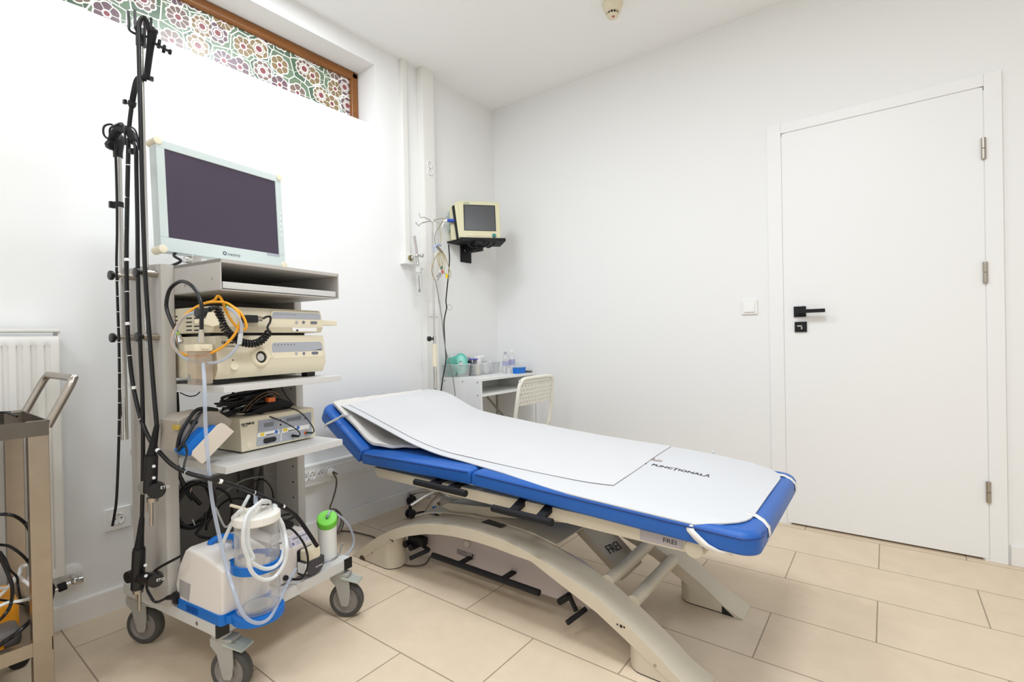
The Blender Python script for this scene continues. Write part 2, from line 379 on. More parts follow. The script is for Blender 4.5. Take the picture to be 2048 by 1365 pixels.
# light switch and smoke detector
t = thing('light_switch', 'white square light switch on the wall left of the door handle', 'light switch', (1.754, 0, 1.10))
obj('cover_plate', MB().box(1.714, 1.794, -.010, 0, 1.10, 1.18, .004, 3), PLAST, t)
obj('rocker', MB().prism([(-.010, 1.114), (-.0175, 1.114), (-.012, 1.166), (-.010, 1.166)], 1.728, 1.780, 'yz', bev=.001), PLAST, t)
sx, sy = 1.243, -.553
t = thing('smoke_detector', 'round cream smoke detector with dark slots and red lens on the ceiling', 'smoke detector', (sx, sy, H-.075))
obj('housing', MB().lathe([(0, H), (.052, H), (.052, H-.014), (.047, H-.02), (.043, H-.04), (.036, H-.05), (.030, H-.052)], (sx, sy, 0), n=32), BEIGE2, t)
sl = MB()
sl.lathe([(.0275, H-.051), (.0275, H-.064)], (sx, sy, 0), n=24)
obj('sensing_chamber', sl, BLACK, t)
rb = MB()
for k in range(12):
    a = 2*PI*k/12; c_, s_ = math.cos(a), math.sin(a)
    rb.box(-.002, .002, .026, .031, H-.066, H-.05, T=Matrix.Translation((sx, sy, 0)) @ Matrix.Rotation(a, 4, 'Z'))
rb.lathe([(.031, H-.064), (.029, H-.07), (.016, H-.075), (0, H-.075), (0, H-.063), (.031, H-.063)], (sx, sy, 0), n=28)
obj('vent_cage', rb, BEIGE2, t)
obj('indicator_lens', MB().sphere((sx+.006, sy-.008, H-.0745), (.008, .008, .003)), mat('red_lens', '#b0505a', .3), t)

# vertical and horizontal cable trunking
yT0 = onX(835, 142, 0).y
tr = MB().box(0, .052, -.768, -.668, 0, H, .004); tr.box(.052, .0535, -.760, -.676, 0, H, .0008)
struct('trim_1', tr, TRUNK)
struct('trim_2', MB().box(0, .022, -.905, -.866, 1.5, H, .003), TRUNK)
yT3 = onX(464, 966, .05).y
struct('trim_3', MB().box(0, .05, yT3, -.768, .278, .382, .005).box(.05, .0525, yT3, -.768, .300, .360, .001), TRUNK)
def socket(name, c, ax, up, label, group, r=.021, plate=.0):
    """round earthed socket let into a surface; ax = outward normal"""
    t = thing(name, label, 'power socket', c, group)
    c = V(c); ax = V(ax); sd = V(up).cross(ax); M = Matrix((sd, V(up), ax)).transposed().to_4x4(); M.translation = c
    m = MB(M)
    if plate: m.box(-plate, plate, -plate, plate, 0, .009, .004, 3); o_ = .009
    else: m.box(-.0225, .0225, -.0225, .0225, 0, .001, .0005); o_ = .001
    obj('faceplate', m, PLAST, t)
    obj('insert', MB(M).lathe([(r, o_), (r, o_+.004), (r-.0025, o_+.0045), (r-.0035, o_+.0008), (0, o_+.0006)], (0, 0, 0), n=28), PLAST, t)
    for s_ in (-1, 1): obj('pin_hole', MB(M).cyl((s_*.0095, 0, o_), (s_*.0095, 0, o_+.0012), .0026, n=10), BLACK, t)
    for s_ in (-1, 1): obj('earth_clip', MB(M).box(-.002, .002, s_*(r-.003)-.003, s_*(r-.003)+.003, o_+.0005, o_+.0035), STEEL, t)
    return t
def move_copy(root, loc, label=None, group=None):
    r = root.copy(); C.objects.link(r); r.location = loc
    if label: r['label'] = label
    if group: r['group'] = group
    for ch in list(root.children):
        c_ = ch.copy(); C.objects.link(c_); c_.parent = r
        for g in ch.children:
            d_ = g.copy(); C.objects.link(d_); d_.parent = c_
    return r
s1 = socket('power_socket', (.0535, onX(859, 330, .0535).y, onX(859, 330, .0535).z), (1, 0, 0), (0, 0, 1), 'upper round socket high on the vertical trunking', 'sockets on the vertical trunking')
p = onX(860, 344, .0535); move_copy(s1, p, 'lower round socket high on the vertical trunking, just under another')
g = 'sockets in the low wall trunking'
p = onX(657-.0, 942, .0525); zs = .332
ys = [onX(q, 943, .0525).y for q in (608, 624, 641, 656)]
ys[3] = ys[2]+(ys[2]-ys[1])
lb = ['round socket in the low trunking, half behind the trolley column', 'round socket in the low trunking, second left of the white plug', 'round socket in the low trunking, just left of the white plug', 'round socket in the low trunking holding the white plug']
for y, l in zip(ys, lb): move_copy(s1, (.0525, y, zs), l, g)
PLUGY = ys[3]
s2_ = socket('wall_socket', (0, (onX(206, 1020, 0).y+onX(262, 1010, 0).y)/2, .342), (1, 0, 0), (0, 0, 1), 'white square wall socket behind the hanging black tube, near the floor', None, .021, .042)
s2_['category'] = 'wall socket'
t = thing('wall_switch_plate', 'small pale switch plate on the vertical trunking behind the drip stand pole', 'switch plate', (.0535, -.715, 1.0))
p0, p1 = onX(856, 607, .0535), onX(876, 634, .0535)
obj('cover_plate', MB().box(.0535, .061, p0.y, p1.y, p1.z, p0.z, .003), PLAST, t)
obj('rocker', MB().box(.061, .064, p0.y+.014, p1.y-.014, p1.z+.016, p0.z-.016, .001), PLAST, t)

# radiator and its valve
ry = -2.508; rx = .105
t = thing('radiator', 'white ribbed panel radiator on the wall behind the steel cart', 'radiator', (.06, -2.9, .2))
poly = [(.095, -3.4)]; y = -3.4; n = int((ry-.012+3.4)/.0334)
ys_ = []
k0 = ry-.030
pts = []
for i in range(26):
    yc = k0-i*.0334
    pts += [(yc+.009, rx), (yc+.0045, rx-.008), (yc-.0045, rx-.008), (yc-.009, rx)]
pts = [(ry, rx)]+pts+[(k0-26*.0334, rx)]
m = MB(); zt, zb = 1.035, .22
rows = []
for z, dd in ((zb, 0), (zb+.03, 0), (zb+.045, 1), (zt-.045, 1), (zt-.03, 0), (zt-.01, 0), (zt, -.6)):
    rows.append([V((rx-(0 if dd >= 0 else .006)-(rx-x if dd > 0 else 0), yy, z)) for yy, x in pts])
vs = [p for r_ in rows for p in r_]; mm_ = len(pts)
m.add(vs, [[i*mm_+j, i*mm_+j+1, (i+1)*mm_+j+1, (i+1)*mm_+j] for i in range(len(rows)-1) for j in range(mm_-1)])
m.box(rx-.012, rx-.009, k0-26*.0334, ry, zb, zt)
obj('front_panel', m, RAD, t)
obj('side_panel', MB().box(.03, rx-.004, ry-.002, ry+.004, zb+.01, 1.052, .0015), RAD, t)
obj('top_grille', MB().box(.028, rx+.002, k0-26*.0334, ry+.005, 1.048, 1.058, .002), RAD, t)
obj('wall_bracket', MB().box(.001, .03, -2.8, -2.76, .3, .95), RAD, t)
vy, vz = -2.472, .172
t = thing('radiator_valve', 'chrome radiator valve with round white wall rose above the baseboard', 'valve', (0, vy, vz-.02))
obj('wall_rose', MB().lathe([(0, 0), (.034, 0), (.034, .004), (.026, .010), (.012, .013), (0, .013)], (.0, vy, vz+.012), (1, 0, 0), n=28), PLAST, t)
obj('valve_body', MB().cyl((.01, vy, vz+.006), (.06, vy, vz), .009).cyl((.05, vy-.0, vz-.004), (.05, vy+.022, vz-.004), .0135, bev=.002).cyl((.052, vy+.01, vz-.002), (.052, vy-.025, vz-.004), .009).sphere((.055, vy, vz), .013), CHROME, t)
obj('union_nut', MB().cyl((.052, vy-.022, vz-.006), (.052, vy-.045, vz-.009), .0145, n=6, bev=.002), MATTEB, t)
obj('pipe', MB().cyl((.052, vy-.045, vz-.009), (.052, vy-.16, vz-.03), .0085), CHROME, t)
# ------------------------------------------------------------------ endoscopy trolley (local axes: x = forward, y = along the front)
TB = lambda: MB(TM)
def Tw(b, a, z): return TM @ V((b, a, z))
def TT(b, a, z): return TM @ Matrix.Translation((b, a, z))
t = TROL = thing('endoscopy_trolley', 'tall grey steel equipment trolley with shelves and columns on large castors', 'trolley', TO)
A0, A1, BF = -.05, .44, .53
m = TB()
m.box(-.005, BF-.03, A0, A0+.04, .17, .206, .002); m.box(-.005, BF-.03, A1-.04, A1, .17, .206, .002)
m.box(BF-.034, BF, A0+.0, A1, .17, .206, .002); m.box(-.005, .02, A0+.04, A1-.04, .17, .206, .002)
m.box(.02, BF-.03, A0+.04, A1-.04, .194, .2045)
obj('base', m, LGREY, t)
for a in (A0, A1):
    s_ = -1 if a < 0 else 1
    obj('end_cap', TB().box(BF-.004, BF+.003, min(a-s_*.034, a+s_*.003), max(a-s_*.034, a+s_*.001), .169, .2065, .001), BLACK, t)
bolt = TB().cyl((BF-.10, A0-.001, .186), (BF-.10, A0+.002, .186), .006, n=12); obj('bolt', bolt, STEEL, t)
# columns: deep aluminium extrusions with a rounded front
def column(a0, a1, zt, left):
    m = TB(); w_ = a1-a0
    if left: poly = [(.298, a1), (.300, a1-.004), (.300, a0+.012), (.294, a0+.003), (.27, a0), (.25, a0-.004), (.22, a0-.003), (.10, a0), (.10, a1)]
    else: poly = [(-.01, a0), (.298, a0), (.300, a0+.004), (.300, a1-.008), (.292, a1), (.10, a1), (-.01, a1)]
    m.prism(poly, .204, zt, 'xy'); return obj('column', m, GREYM, t)
cl = column(-.062, -.024, 1.242, True); column(.398, .434, 1.22, False)
h = TB()
for z in [.28+.06*k for k in range(15)]:
    h.cyl((.27, .3975, z), (.27, .3985, z), .004, n=8)
obj('hole_row', h, BLACK, t, kind='stuff')
# rear panels between the columns
obj('rear_panel', TB().box(.02, .026, -.024, .398, .215, .50, .001).box(.026, .05, -.024, .398, .494, .50), DGREY, t)
obj('rear_panel', TB().box(.10, .106, -.024, .398, .90, 1.16, .001), DGREY, t)
obj('inner_upright', TB().box(.12, .17, .345, .3975, .215, 1.12, .002), DGREY, t)
# shelves
def shelf(zt, th, fr_, lipl=True):
    m = TB(); m.prism([(.0, -.0235), (fr_-.10, -.0235), (fr_, -.0235) if 0 else (fr_, -.0235), (fr_, .3975), (.0, .3975)], zt-th, zt, 'xy', bev=.0015); return obj('shelf', m, LGREY, t)
shelf(.876, .019, .545); shelf(.648, .022, .545)
m = TB().box(.30, .545, -.062, -.024, .857, .876, .0015).box(.30, .545, -.062+.02, -.024, .628, .648, .0015)
# drawer housing
m = TB(); D0, D1 = -.024, .400
m.box(.08, .54, D0, D1, 1.229, 1.240, .001); m.box(.08, .54, D0, D0+.004, 1.150, 1.24, .001); m.box(.08, .54, D1-.004, D1, 1.150, 1.24, .001); m.box(.08, .54, D0, D1, 1.150, 1.153)
m.box(.08, .084, D0, D1, 1.15, 1.24)
dh = obj('drawer_housing', m, GREYM, t)
obj('sliding_tray', TB().box(.12, .530, D0+.014, D1-.010, 1.162, 1.166).box(.522, .534, D0+.010, D1-.008, 1.156, 1.176, .002), LGREY, dh)
for b, z in ((.50, 1.185), (.36, 1.175)): obj('screw', TB().cyl((b, D0-.001, z), (b, D0+.001, z), .0028, n=10), STEEL, dh)
# castors
def caster(b, a, rot, name='caster'):
    """swivel castor under the base with the wheel trailing along local direction rot"""
    M = TT(b, a, 0) @ Matrix.Rotation(rot, 4, 'Z')
    R_ = .0615; ox = .030
    f = MB(M)
    f.lathe([(0, .170), (.026, .170), (.028, .163), (.020, .150), (0, .150)], (0, 0, 0), n=24)
    for s_ in (-1, 1):
        f.prism([(-.022, .158), (.030, .158), (.048, .130), (.050, .09), (ox+.016, R_-.006), (ox+.010, R_-.018), (ox-.010, R_-.018), (ox-.016, R_-.006), (-.002, .115), (-.022, .138)], s_*.019-.002, s_*.019+.002, 'xz', bev=.0008)
    f.box(-.02, .045, -.02, .02, .146, .158, .004)
    f.cyl((ox, -.0215, R_), (ox, .0215, R_), .007)
    c = obj('caster', f, FORK, t)
    w_ = MB(M).lathe([(.045, -.014), (.056, -.015), (.0605, -.010), (.0615, -.004), (.0615, .004), (.0605, .010), (.056, .015), (.045, .014)], (ox, 0, R_), (0, 1, 0), n=40)
    obj('tyre', w_, TYRE, c)
    obj('wheel_disc', MB(M).lathe([(0, -.011), (.018, -.013), (.022, -.009), (.038, -.009), (.042, -.0135), (.0455, -.0135), (.0455, .0135), (.042, .0135), (.038, .009), (.022, .009), (.018, .013), (0, .011)], (ox, 0, R_), (0, 1, 0), n=32), HUB, c)
    p_ = MB(M).prism([(.018, .150), (.080, .133), (.082, .128), (.02, .142)], -.026, .026, 'xz', bev=.001)
    for k in range(3): p_.box(.0, .05, -.018+k*.013, -.010+k*.013, 0, .0015, T=Matrix.Translation((.028, 0, .1475)) @ Matrix.Rotation(math.radians(15.3), 4, 'Y'))
    obj('brake_pedal', p_, mat('brake_pedal_grey', '#b4b8ae', .45), c)
    return c
caster(.016, -.020, math.radians(24)); caster(.505, -.022, math.radians(20)); caster(.50, .405, math.radians(25)); caster(-.02, .40, math.radians(40))

# scope hangers: two chrome poles held by rods from the left column
def hanger(b, zt, zb, pr, ya, off):
    for z in (1.212, 1.022):
        obj('hanger_rod', TB().cyl((b, -.060, z), (b, ya-.014, z), .0105, n=20, bev=.001), STEEL, t)
        k = TB().cyl((b, ya-.014, z), (b, ya-.022, z), .005).cyl((b, ya-.020, z), (b, ya-.031, z), .0145, n=18, bev=.003)
        obj('clamp_knob', k, BLACK, t)
    p_ = obj('scope_pole', TB().cyl((b, ya, zb), (b, ya, zt), pr, n=20), CHROME, t)
    return p_
pA = onA(293, 500, -.088); bP1 = pA.x; yP1 = -.088
zP1t = onA(285, 70, yP1).z
pl = hanger(.275, zP1t, .99, .0065, yP1, 0)
hk = TB(); z = zP1t
hk.cyl((.275, yP1, z-.03), (.275, yP1, z+.02), .013)
for dy, db in ((-.022, -.008), (-.016, .012), (.012, -.008), (.018, .012)):
    hk.tube([(.275, yP1, z), (.275+db, yP1+dy*1.1, z+.006), (.275+db, yP1+dy*1.2, z+.03), (.275+db*1.1, yP1+dy*1.25, z+.062)], .0035, 8)
obj('hook_head', hk, BLACK, pl)
yP2 = -.10; bP2 = onA(240, 480, yP2).x
zP2t, zP2b = onA(238, 285, yP2).z, onA(240, 878, yP2).z
pl = hanger(bP2, zP2t, zP2b, .0098, yP2, 0)
hk = TB(); z = zP2t
hk.lathe([(0, .03), (.010, .03), (.017, .018), (.017, 0), (.0125, -.03), (.0125, -.045), (0, -.045)], (bP2, yP2, z), n=20)
for dy, db in ((-.020, -.004), (-.006, .016), (.018, -.004)):
    hk.tube([(bP2, yP2+dy*.5, z), (bP2+db, yP2+dy*1.6, z+.012), (bP2+db, yP2+dy*1.6, z+.040), (bP2+db*.5, yP2+dy*.6, z+.052), (bP2, yP2, z+.03)], .003, 8)
obj('hook_head', hk, BLACK, pl)
q = onA(238, 410, yP2)
obj('pole_collar', TB().cyl((bP2, yP2, q.z-.008), (bP2, yP2, q.z+.008), .0118).box(bP2-.006, bP2+.006, yP2-.026, yP2-.010, q.z-.014, q.z+.006, .002), BLACK, pl)

# ---- monitor on the drawer housing
MB_ = .205
tl = onB(318, 278, MB_); bl_ = onB(322, 498, MB_); tr_ = onB(563, 352, MB_); brr = onB(575, 524, MB_)
ma0, ma1, mz0, mz1 = -.013, .434, 1.298, 1.660
tiltM = math.radians(3)
MT = TT(MB_, 0, mz0) @ Matrix.Rotation(-tiltM, 4, 'Y')
mon = thing('medical_monitor', 'large flat white framed monitor on top of the trolley', 'monitor', Tw(.17, .2, 1.241))
hM = mz1-mz0
m = MB(MT); fwm = .025
m.box(-.045, -.004, ma0, ma1, 0, hM, .004)
fr_t, fr_b, fr_s = .026, .046, .025
m.box(-.006, 0, ma0, ma1, hM-fr_t, hM, .0015); m.box(-.006, 0, ma0, ma1, 0, fr_b, .0015); m.box(-.006, 0, ma0, ma0+fr_s, fr_b, hM-fr_t, .001); m.box(-.006, 0, ma1-fr_s, ma1, fr_b, hM-fr_t, .001)
obj('housing', m, mat('mint_white_bezel', '#cbd5d2', .25, spec=.5), mon)
obj('screen', MB(MT).box(-.007, -.0035, ma0+fr_s, ma1-fr_s, fr_b, hM-fr_t), SCRN, mon)
for a, z in ((ma0, 0), (ma0, hM), (ma1, 0), (ma1, hM)):
    a_ = a+(.006 if a == ma0 else -.006); z_ = z+(.006 if z == 0 else -.006)
    obj('corner_bumper', MB(MT).cyl((-.048, a_, z_), (.003, a_, z_), .0128, n=24, bev=.002), BEIGE2, mon)
lg = frame(MT @ V((.0006, ma0+.215, .014)), TU, (0, 0, 1))
text('neovo', .017, lg, INKG, mon, sx=1.1)
lg2 = MB(MT).lathe([(.0042, 0), (.0068, 0), (.0068, .0008), (.0042, .0008)], (0, ma0+.205, .020), (1, 0, 0), n=20); obj('logo_ring', lg2, mat('navy_print', '#33415c', .5), mon)
obj('type_strip', MB(MT).box(0, .0006, ma1-.078, ma1-.024, fr_b-.010, fr_b), GPANEL, mon)
for k in range(5): obj('button', MB(MT).box(0, .0012, ma1-.014, ma1-.009, .12+k*.022, .128+k*.022, .0004), PLAST, mon)
ft_ = TB().box(.10, .27, .10, .33, 1.2405, 1.250, .004).box(.13, .165, .17, .26, 1.248, 1.42, .004)
obj('stand', ft_, PLAST, mon)
q = onB(388, 517, .25)
obj('side_bracket', TB().box(.235, .27, q.y-.016, q.y+.014, 1.2405, 1.285, .003).cyl((.25, q.y-.0, 1.27), (.25, q.y-.03, 1.27), .010), CHROME, mon)
obj('cable', TB().tube([(.16, ma0+.1, 1.33), (.20, ma0+.04, 1.29), (.23, q.y-.03, 1.268), (.22, q.y-.06, 1.2475)], .0045, 8), BLACK, mon)
obj('cable', TB().tube([(.16, ma1-.02, 1.42), (.165, ma1+.010, 1.40), (.165, ma1+.012, 1.34), (.16, ma1-.01, 1.29)], .003, 8), BLACK, mon)
# ------------------------------------------------------------------ things on the trolley
def z1(x, y): return (330+x/5.689, 560+y/5.689)
def z2(x, y): return (420+x/8.533, 760+y/8.533)
def fpanel(mb, pts, b, th=.0012):
    """flat plate on the plane x=b of the trolley frame, outline given by photo points"""
    P = [onB(px, py, b) for px, py in pts]
    mb.prism([(p.y, p.z) for p in P], b-.0005, b+th, 'yz', T=None); return mb
def rrect(x0, x1, y0, y1, r, n=5, corners=(1, 1, 1, 1)):
    out = []
    for k, (cx, cy, a0) in enumerate(((x0+r, y0+r, 180), (x1-r, y0+r, 270), (x1-r, y1-r, 0), (x0+r, y1-r, 90))):
        if corners[k]:
            for i in range(n+1):
                a = math.radians(a0+90*i/n); out.append((cx+r*math.cos(a), cy+r*math.sin(a)))
        else: out.append([(x0, y0), (x1, y0), (x1, y1), (x0, y1)][k])
    return out
def unit(name, label, cat, a0, a1, z0, z1_, bf, prof, foot=.012):
    t = thing(name, label, cat, Tw(bf-.2, (a0+a1)/2, z0))
    m = TB()
    m.prism(prof, a0, a1, 'xz', bev=.004)
    obj('housing', m, BEIGE, t); return t
# light source (lower box)
LA0, LA1, LF = -.014, .372, .500
t = LS = unit('light_source', 'cream endoscopy light source box with round lamp socket on the upper shelf', 'light source', LA0, LA1, .893, 1.021, LF,
     [(.10, .893), (.483, .893), (.500, .925), (.488, 1.021), (.10, 1.021)])
for a in (LA0+.02, LA1-.055):
    for b in (.14, .435): obj('rubber_foot', TB().box(b, b+.03, a, a+.035, .876, .895, .002), BLACK, t)
def lsB(z): return .500-.012*(z-.925)/.096
TLT = Matrix.Translation((LF, 0, .925)) @ Matrix.Rotation(-math.atan2(.012, .096), 4, 'Y') @ Matrix.Translation((-LF, 0, -.925))
TL = lambda: MB(TM @ TLT)
p = onB(521, 714.7, .497); ca, cz = p.y, p.z
M = Matrix.Translation((.494, ca, cz))
obj('socket_bezel', TL().lathe([(.031, 0), (.030, .006), (.025, .010), (.019, .010), (.0185, .002), (.031, 0)], (.497, ca, cz), (1, 0, 0), n=36), BEIGE2, t)
obj('socket_core', TL().lathe([(0, .001), (.0185, .001), (.0185, .004), (.013, .0045), (.0125, .0015), (0, .0015)], (.497, ca, cz), (1, 0, 0), n=28), BLACK, t)
obj('lamp_outlet', TL().lathe([(0, .003), (.011, .003), (.0115, .0058), (.008, .0062), (0, .005)], (.497, ca-.0005, cz-.0005), (1, 0, 0), n=24), CHROME, t)
obj('bezel_pointer', TL().prism([(ca+.026, cz-.008), (ca+.040, cz), (ca+.026, cz+.008)], .497, .504, 'yz'), BEIGE2, t)
def pbox(p0, p1, b):
    a = onB(*p0, b); c = onB(*p1, b); return min(a.y, c.y), max(a.y, c.y), min(a.z, c.z), max(a.z, c.z)
x0, x1, y0, y1 = pbox(z1(1222, 712), z1(1798, 812), .497); x1 = min(x1, LA1-.008); y0 += .002
obj('control_panel', TL().prism(rrect(x0, x1, y0, y1, .012, corners=(0, 0, 1, 1)), .4995, .5013, 'yz'), GPANEL, t)
obj('panel_border', TL().prism(rrect(x0-.003, x1+.003, y0-.020, y1+.003, .013), .4990, .5008, 'yz'), BEIGE2, t)
for i in range(7): obj('legend_mark', TL().box(.5012, .5016, x0+.010+i*.012, x0+.013+i*.012, y1-.010, y1-.007), INK, t)
obj('level_wedge', TL().prism([(x1-.040, y0+.003), (x1-.006, y0+.003), (x1-.006, y0+.0065)], .5012, .5017, 'yz'), INK, t)
for px, c_ in ((1495, GPANEL), (1580, mat('slate_button', '#6b6d7d', .5))):
    q = onB(*z1(px, 838), .497); obj('round_button', TL().cyl((.5, q.y, q.z), (.5025, q.y, q.z), .0048, n=18), c_, t)
q = onB(*z1(1705, 833), .497); obj('rocker_button', TL().prism(rrect(q.y-.0135, q.y+.0135, q.z-.0045, q.z+.0045, .0044), .5, .5025, 'yz'), MATS['slate_button'], t)
q = onB(*z1(785, 980), .497); obj('power_button', TL().lathe([(.013, 0), (.0125, .0012), (.0115, .0008), (0, .0016)], (.5, q.y, q.z), (1, 0, 0), n=26), BEIGE2, t)
q = onB(*z1(773, 914), .497); obj('indicator', TL().cyl((.5, q.y, q.z), (.5008, q.y, q.z), .0022, n=12), INK, t)
q = onB(*z1(655, 728), .4965); text('OLYMPUS', .0105, frame(TM @ TLT @ V((.5006, q.y, q.z)), TU, (0, 0, 1)), INK, t, sx=1.2, bold=.0002)
q = onB(*z1(668, 765), .4965); text('EVIS LUCERA', .0065, frame(TM @ TLT @ V((.5006, q.y, q.z)), TU, (0, 0, 1)), INKG, t)
# video processor (upper box)
t = VP = unit('video_processor', 'flat cream video processor box stacked on the light source', 'video processor', -.022, .362, 1.030, 1.108, .5,
     [(.10, 1.030), (.490, 1.030), (.500, 1.048), (.492, 1.096), (.482, 1.108), (.10, 1.108)])
obj('rubber_foot', TB().box(.14, .44, .0, .33, 1.0195, 1.0315), BLACK, t)
x0, x1, y0, y1 = pbox(z1(1215, 362), z1(1792, 455), .498); x1 = min(x1, .352)
obj('control_panel', TB().prism(rrect(x0, x1, y0, y1, .012, corners=(0, 0, 1, 1)), .493, .4995, 'yz'), GPANEL, t)
obj('panel_border', TB().prism(rrect(x0-.003, x1+.003, y0-.019, y1+.003, .012), .492, .4985, 'yz'), BEIGE2, t)
for i in range(8): obj('legend_mark', TB().box(.4994, .4998, x0+.010+i*.0105, x0+.0125+i*.0105, y1-.009, y1-.0065), INK, t)
for px, c_ in ((1495, GPANEL), (1573, MATS['slate_button'])):
    q = onB(*z1(px, 484), .498); obj('round_button', TB().cyl((.495, q.y, q.z), (.501, q.y, q.z), .0048, n=18), c_, t)
q = onB(*z1(1690, 488), .498); obj('rocker_button', TB().prism(rrect(q.y-.0135, q.y+.0135, q.z-.0042, q.z+.0042, .0041), .495, .501, 'yz'), MATS['slate_button'], t)
x0, x1, y0, y1 = pbox(z1(1445, 545), z1(1722, 588), .498)
obj('card_slot', TB().prism(rrect(x0, x1, y0, y1, .0035), .49, .5005, 'yz'), PLAST, t); obj('slot_latch', TB().box(.5, .5025, x0+.014, x0+.021, y0+.001, y0+.006, .0005), BLACK, t)
a, c = onB(*z1(1815, 465), .47), onB(*z1(1928, 522), .47)
obj('side_lug', TB().box(.45, .485, .360, c.y, c.z, a.z, .002), BEIGE2, t)
v = TB()
for i, px in enumerate((242, 330)):
    for k in range(5):
        q = onA(*z1(px, 395+k*45), -.0225); q2 = onA(*z1(px+62, 395+k*45-3), -.0225)
        obj('vent_slot', TB().box(q.x, q2.x, -.0228, -.0215, q.z-.002, q.z+.002, .0008), BLACK, t)
for k in range(3):
    q = onA(*z1(118, 420+k*45), -.0225); obj('vent_slot', TB().box(q.x, q.x+.012, -.0228, -.0215, q.z-.002, q.z+.002, .0008), BLACK, t)
# electrosurgical unit
EB, EA0, EA1, EZ0, EZ1 = .434, .093, .372, .654, .759
t = thing('electrosurgical_unit', 'cream electrosurgical generator with grey blue front panel on the lower shelf', 'surgical generator', Tw(.3, .23, EZ0))
obj('housing', TB().prism([(.14, EZ0), (EB, EZ0), (EB+.001, EZ0+.004), (EB-.006, EZ1-.004), (EB-.010, EZ1), (.14, EZ1)], EA0, EA1, 'xz', bev=.0025), BEIGE, t)
for a in (EA0+.02, EA1-.04):
    for b in (.17, .40): obj('rubber_foot', TB().cyl((b, a, .648), (b, a, .656), .010), BLACK, t)
eb = EB-.001
ET = Matrix.Translation((EB+.0012, 0, EZ0)) @ Matrix.Rotation(-math.atan2(.007, .1), 4, 'Y')
Et = lambda: MB(TM @ ET)
def eq(x, y): q = onB(*z2(x, y), eb); return q.y, q.z-EZ0
def eplate(name, pts, m_, x0=0, x1=.0012): obj(name, Et().prism([eq(*p) for p in pts], x0-.003, x1, 'yz'), m_, t)
eplate('front_panel', [(785, 1110), (790, 1080), (845, 700), (1735, 550), (1735, 940), (1700, 960), (800, 1140)], GPANEL)
eplate('upper_field', [(822, 880), (840, 700), (1140, 660), (1140, 850)], mat('slate_field', '#9a9fab', .5), 0, .0016)
eplate('upper_field', [(1260, 730), (1265, 640), (1730, 560), (1730, 690)], MATS['slate_field'], 0, .0016)
eplate('display', [(925, 815), (925, 745), (1085, 715), (1085, 790)], mat('lcd_grey', '#74757a', .3), 0, .002)
eplate('display', [(1310, 715), (1310, 660), (1555, 615), (1555, 680)], MATS['lcd_grey'], 0, .002)
eplate('white_field', [(805, 985), (815, 915), (1175, 850), (1185, 920)], PLAST, 0, .0018); eplate('white_field', [(1225, 910), (1228, 835), (1690, 760), (1690, 830)], PLAST, 0, .0018)
eplate('yellow_symbol', [(855, 965), (858, 915), (925, 900), (922, 955)], mat('symbol_yellow', '#efcf3c', .5), 0, .0024); eplate('yellow_symbol', [(1245, 885), (1247, 840), (1315, 825), (1315, 875)], MATS['symbol_yellow'], 0, .0024)
for c_ in ((1130, 890), (1500, 818)): y_, z_ = eq(*c_); obj('blue_symbol', Et().lathe([(0, 0), (.0062, 0), (.0062, .0024), (0, .0024)], (0, y_, z_), (1, 0, 0), n=20), mat('symbol_blue', '#3f73c0', .5), t)
for c_ in ((1205, 690), (1203, 770), (1630, 655)):
    y_, z_ = eq(*c_); obj('selector_ring', Et().lathe([(0, 0), (.0055, 0), (.0055, .002), (0, .002)], (0, y_, z_), (1, 0, 0), n=18), PLAST, t); obj('selector_button', Et().lathe([(0, .0015), (.004, .0015), (.004, .003), (0, .003)], (0, y_, z_), (1, 0, 0), n=18), BLACK, t)
eplate('output_socket', [(905, 1075), (905, 1030), (925, 1000), (1095, 970), (1120, 985), (1125, 1015), (1100, 1050), (940, 1090)], BLACK, 0, .003)
y_, z_ = eq(665, 1110); obj('power_button', Et().lathe([(.010, 0), (.0098, .0012), (.009, .0008), (0, .0016)], (0, y_, z_), (1, 0, 0), n=24), BEIGE2, t)
eplate('panel_divider', [(1200, 1050), (1207, 900), (1217, 898), (1212, 1048)], PLAST, 0, .0018)
M = frame(TM @ ET @ V((.0004, *eq(545, 790))), TU, (0, 0, 1)); text('OLYMPUS', .0095, M, INK, t, sx=1.05, bold=.0003)
M = frame(TM @ ET @ V((.0004, *eq(555, 818))), TU, (0, 0, 1)); text('UES-30', .006, M, INKG, t)
for c_ in ((950, 955), (1330, 885)): M = frame(TM @ ET @ V((.0018, *eq(*c_))), TU, (0, 0, 1)); text('MONOPOLAR', .0052, M, INK, t, bold=.0002)
y_, z_ = eq(1400, 955); obj('plug', Et().cyl((.001, y_, z_), (.026, y_+.006, z_-.003), .0052, .0035, n=12), BLACK, t)
y_, z_ = eq(1620, 905); obj('plug', Et().cyl((.001, y_, z_), (.008, y_, z_), .0055, n=12), ORANGE, t); obj('plug', Et().cyl((.008, y_, z_), (.028, y_+.01, z_-.002), .0042, .003, n=12), mat('dark_green_plug', '#23403c', .5), t)
def ecord(pts, bs, r=.0016): return [onB(*z2(*p), b) for p, b in zip(pts, bs)]
obj('lead', TB().tube(ecord([(1525, 960), (1535, 920), (1480, 850), (1330, 760), (1190, 695), (960, 610), (800, 590)], [.462, .468, .462, .45, .445, .42, .39]), .0021, 8), BLACK, t)
obj('lead', TB().tube(ecord([(1735, 910), (1775, 880), (1750, 800), (1640, 650), (1500, 530), (1330, 480), (1200, 480)], [.462, .466, .46, .448, .43, .40, .36]), .0021, 8), BLACK, t)

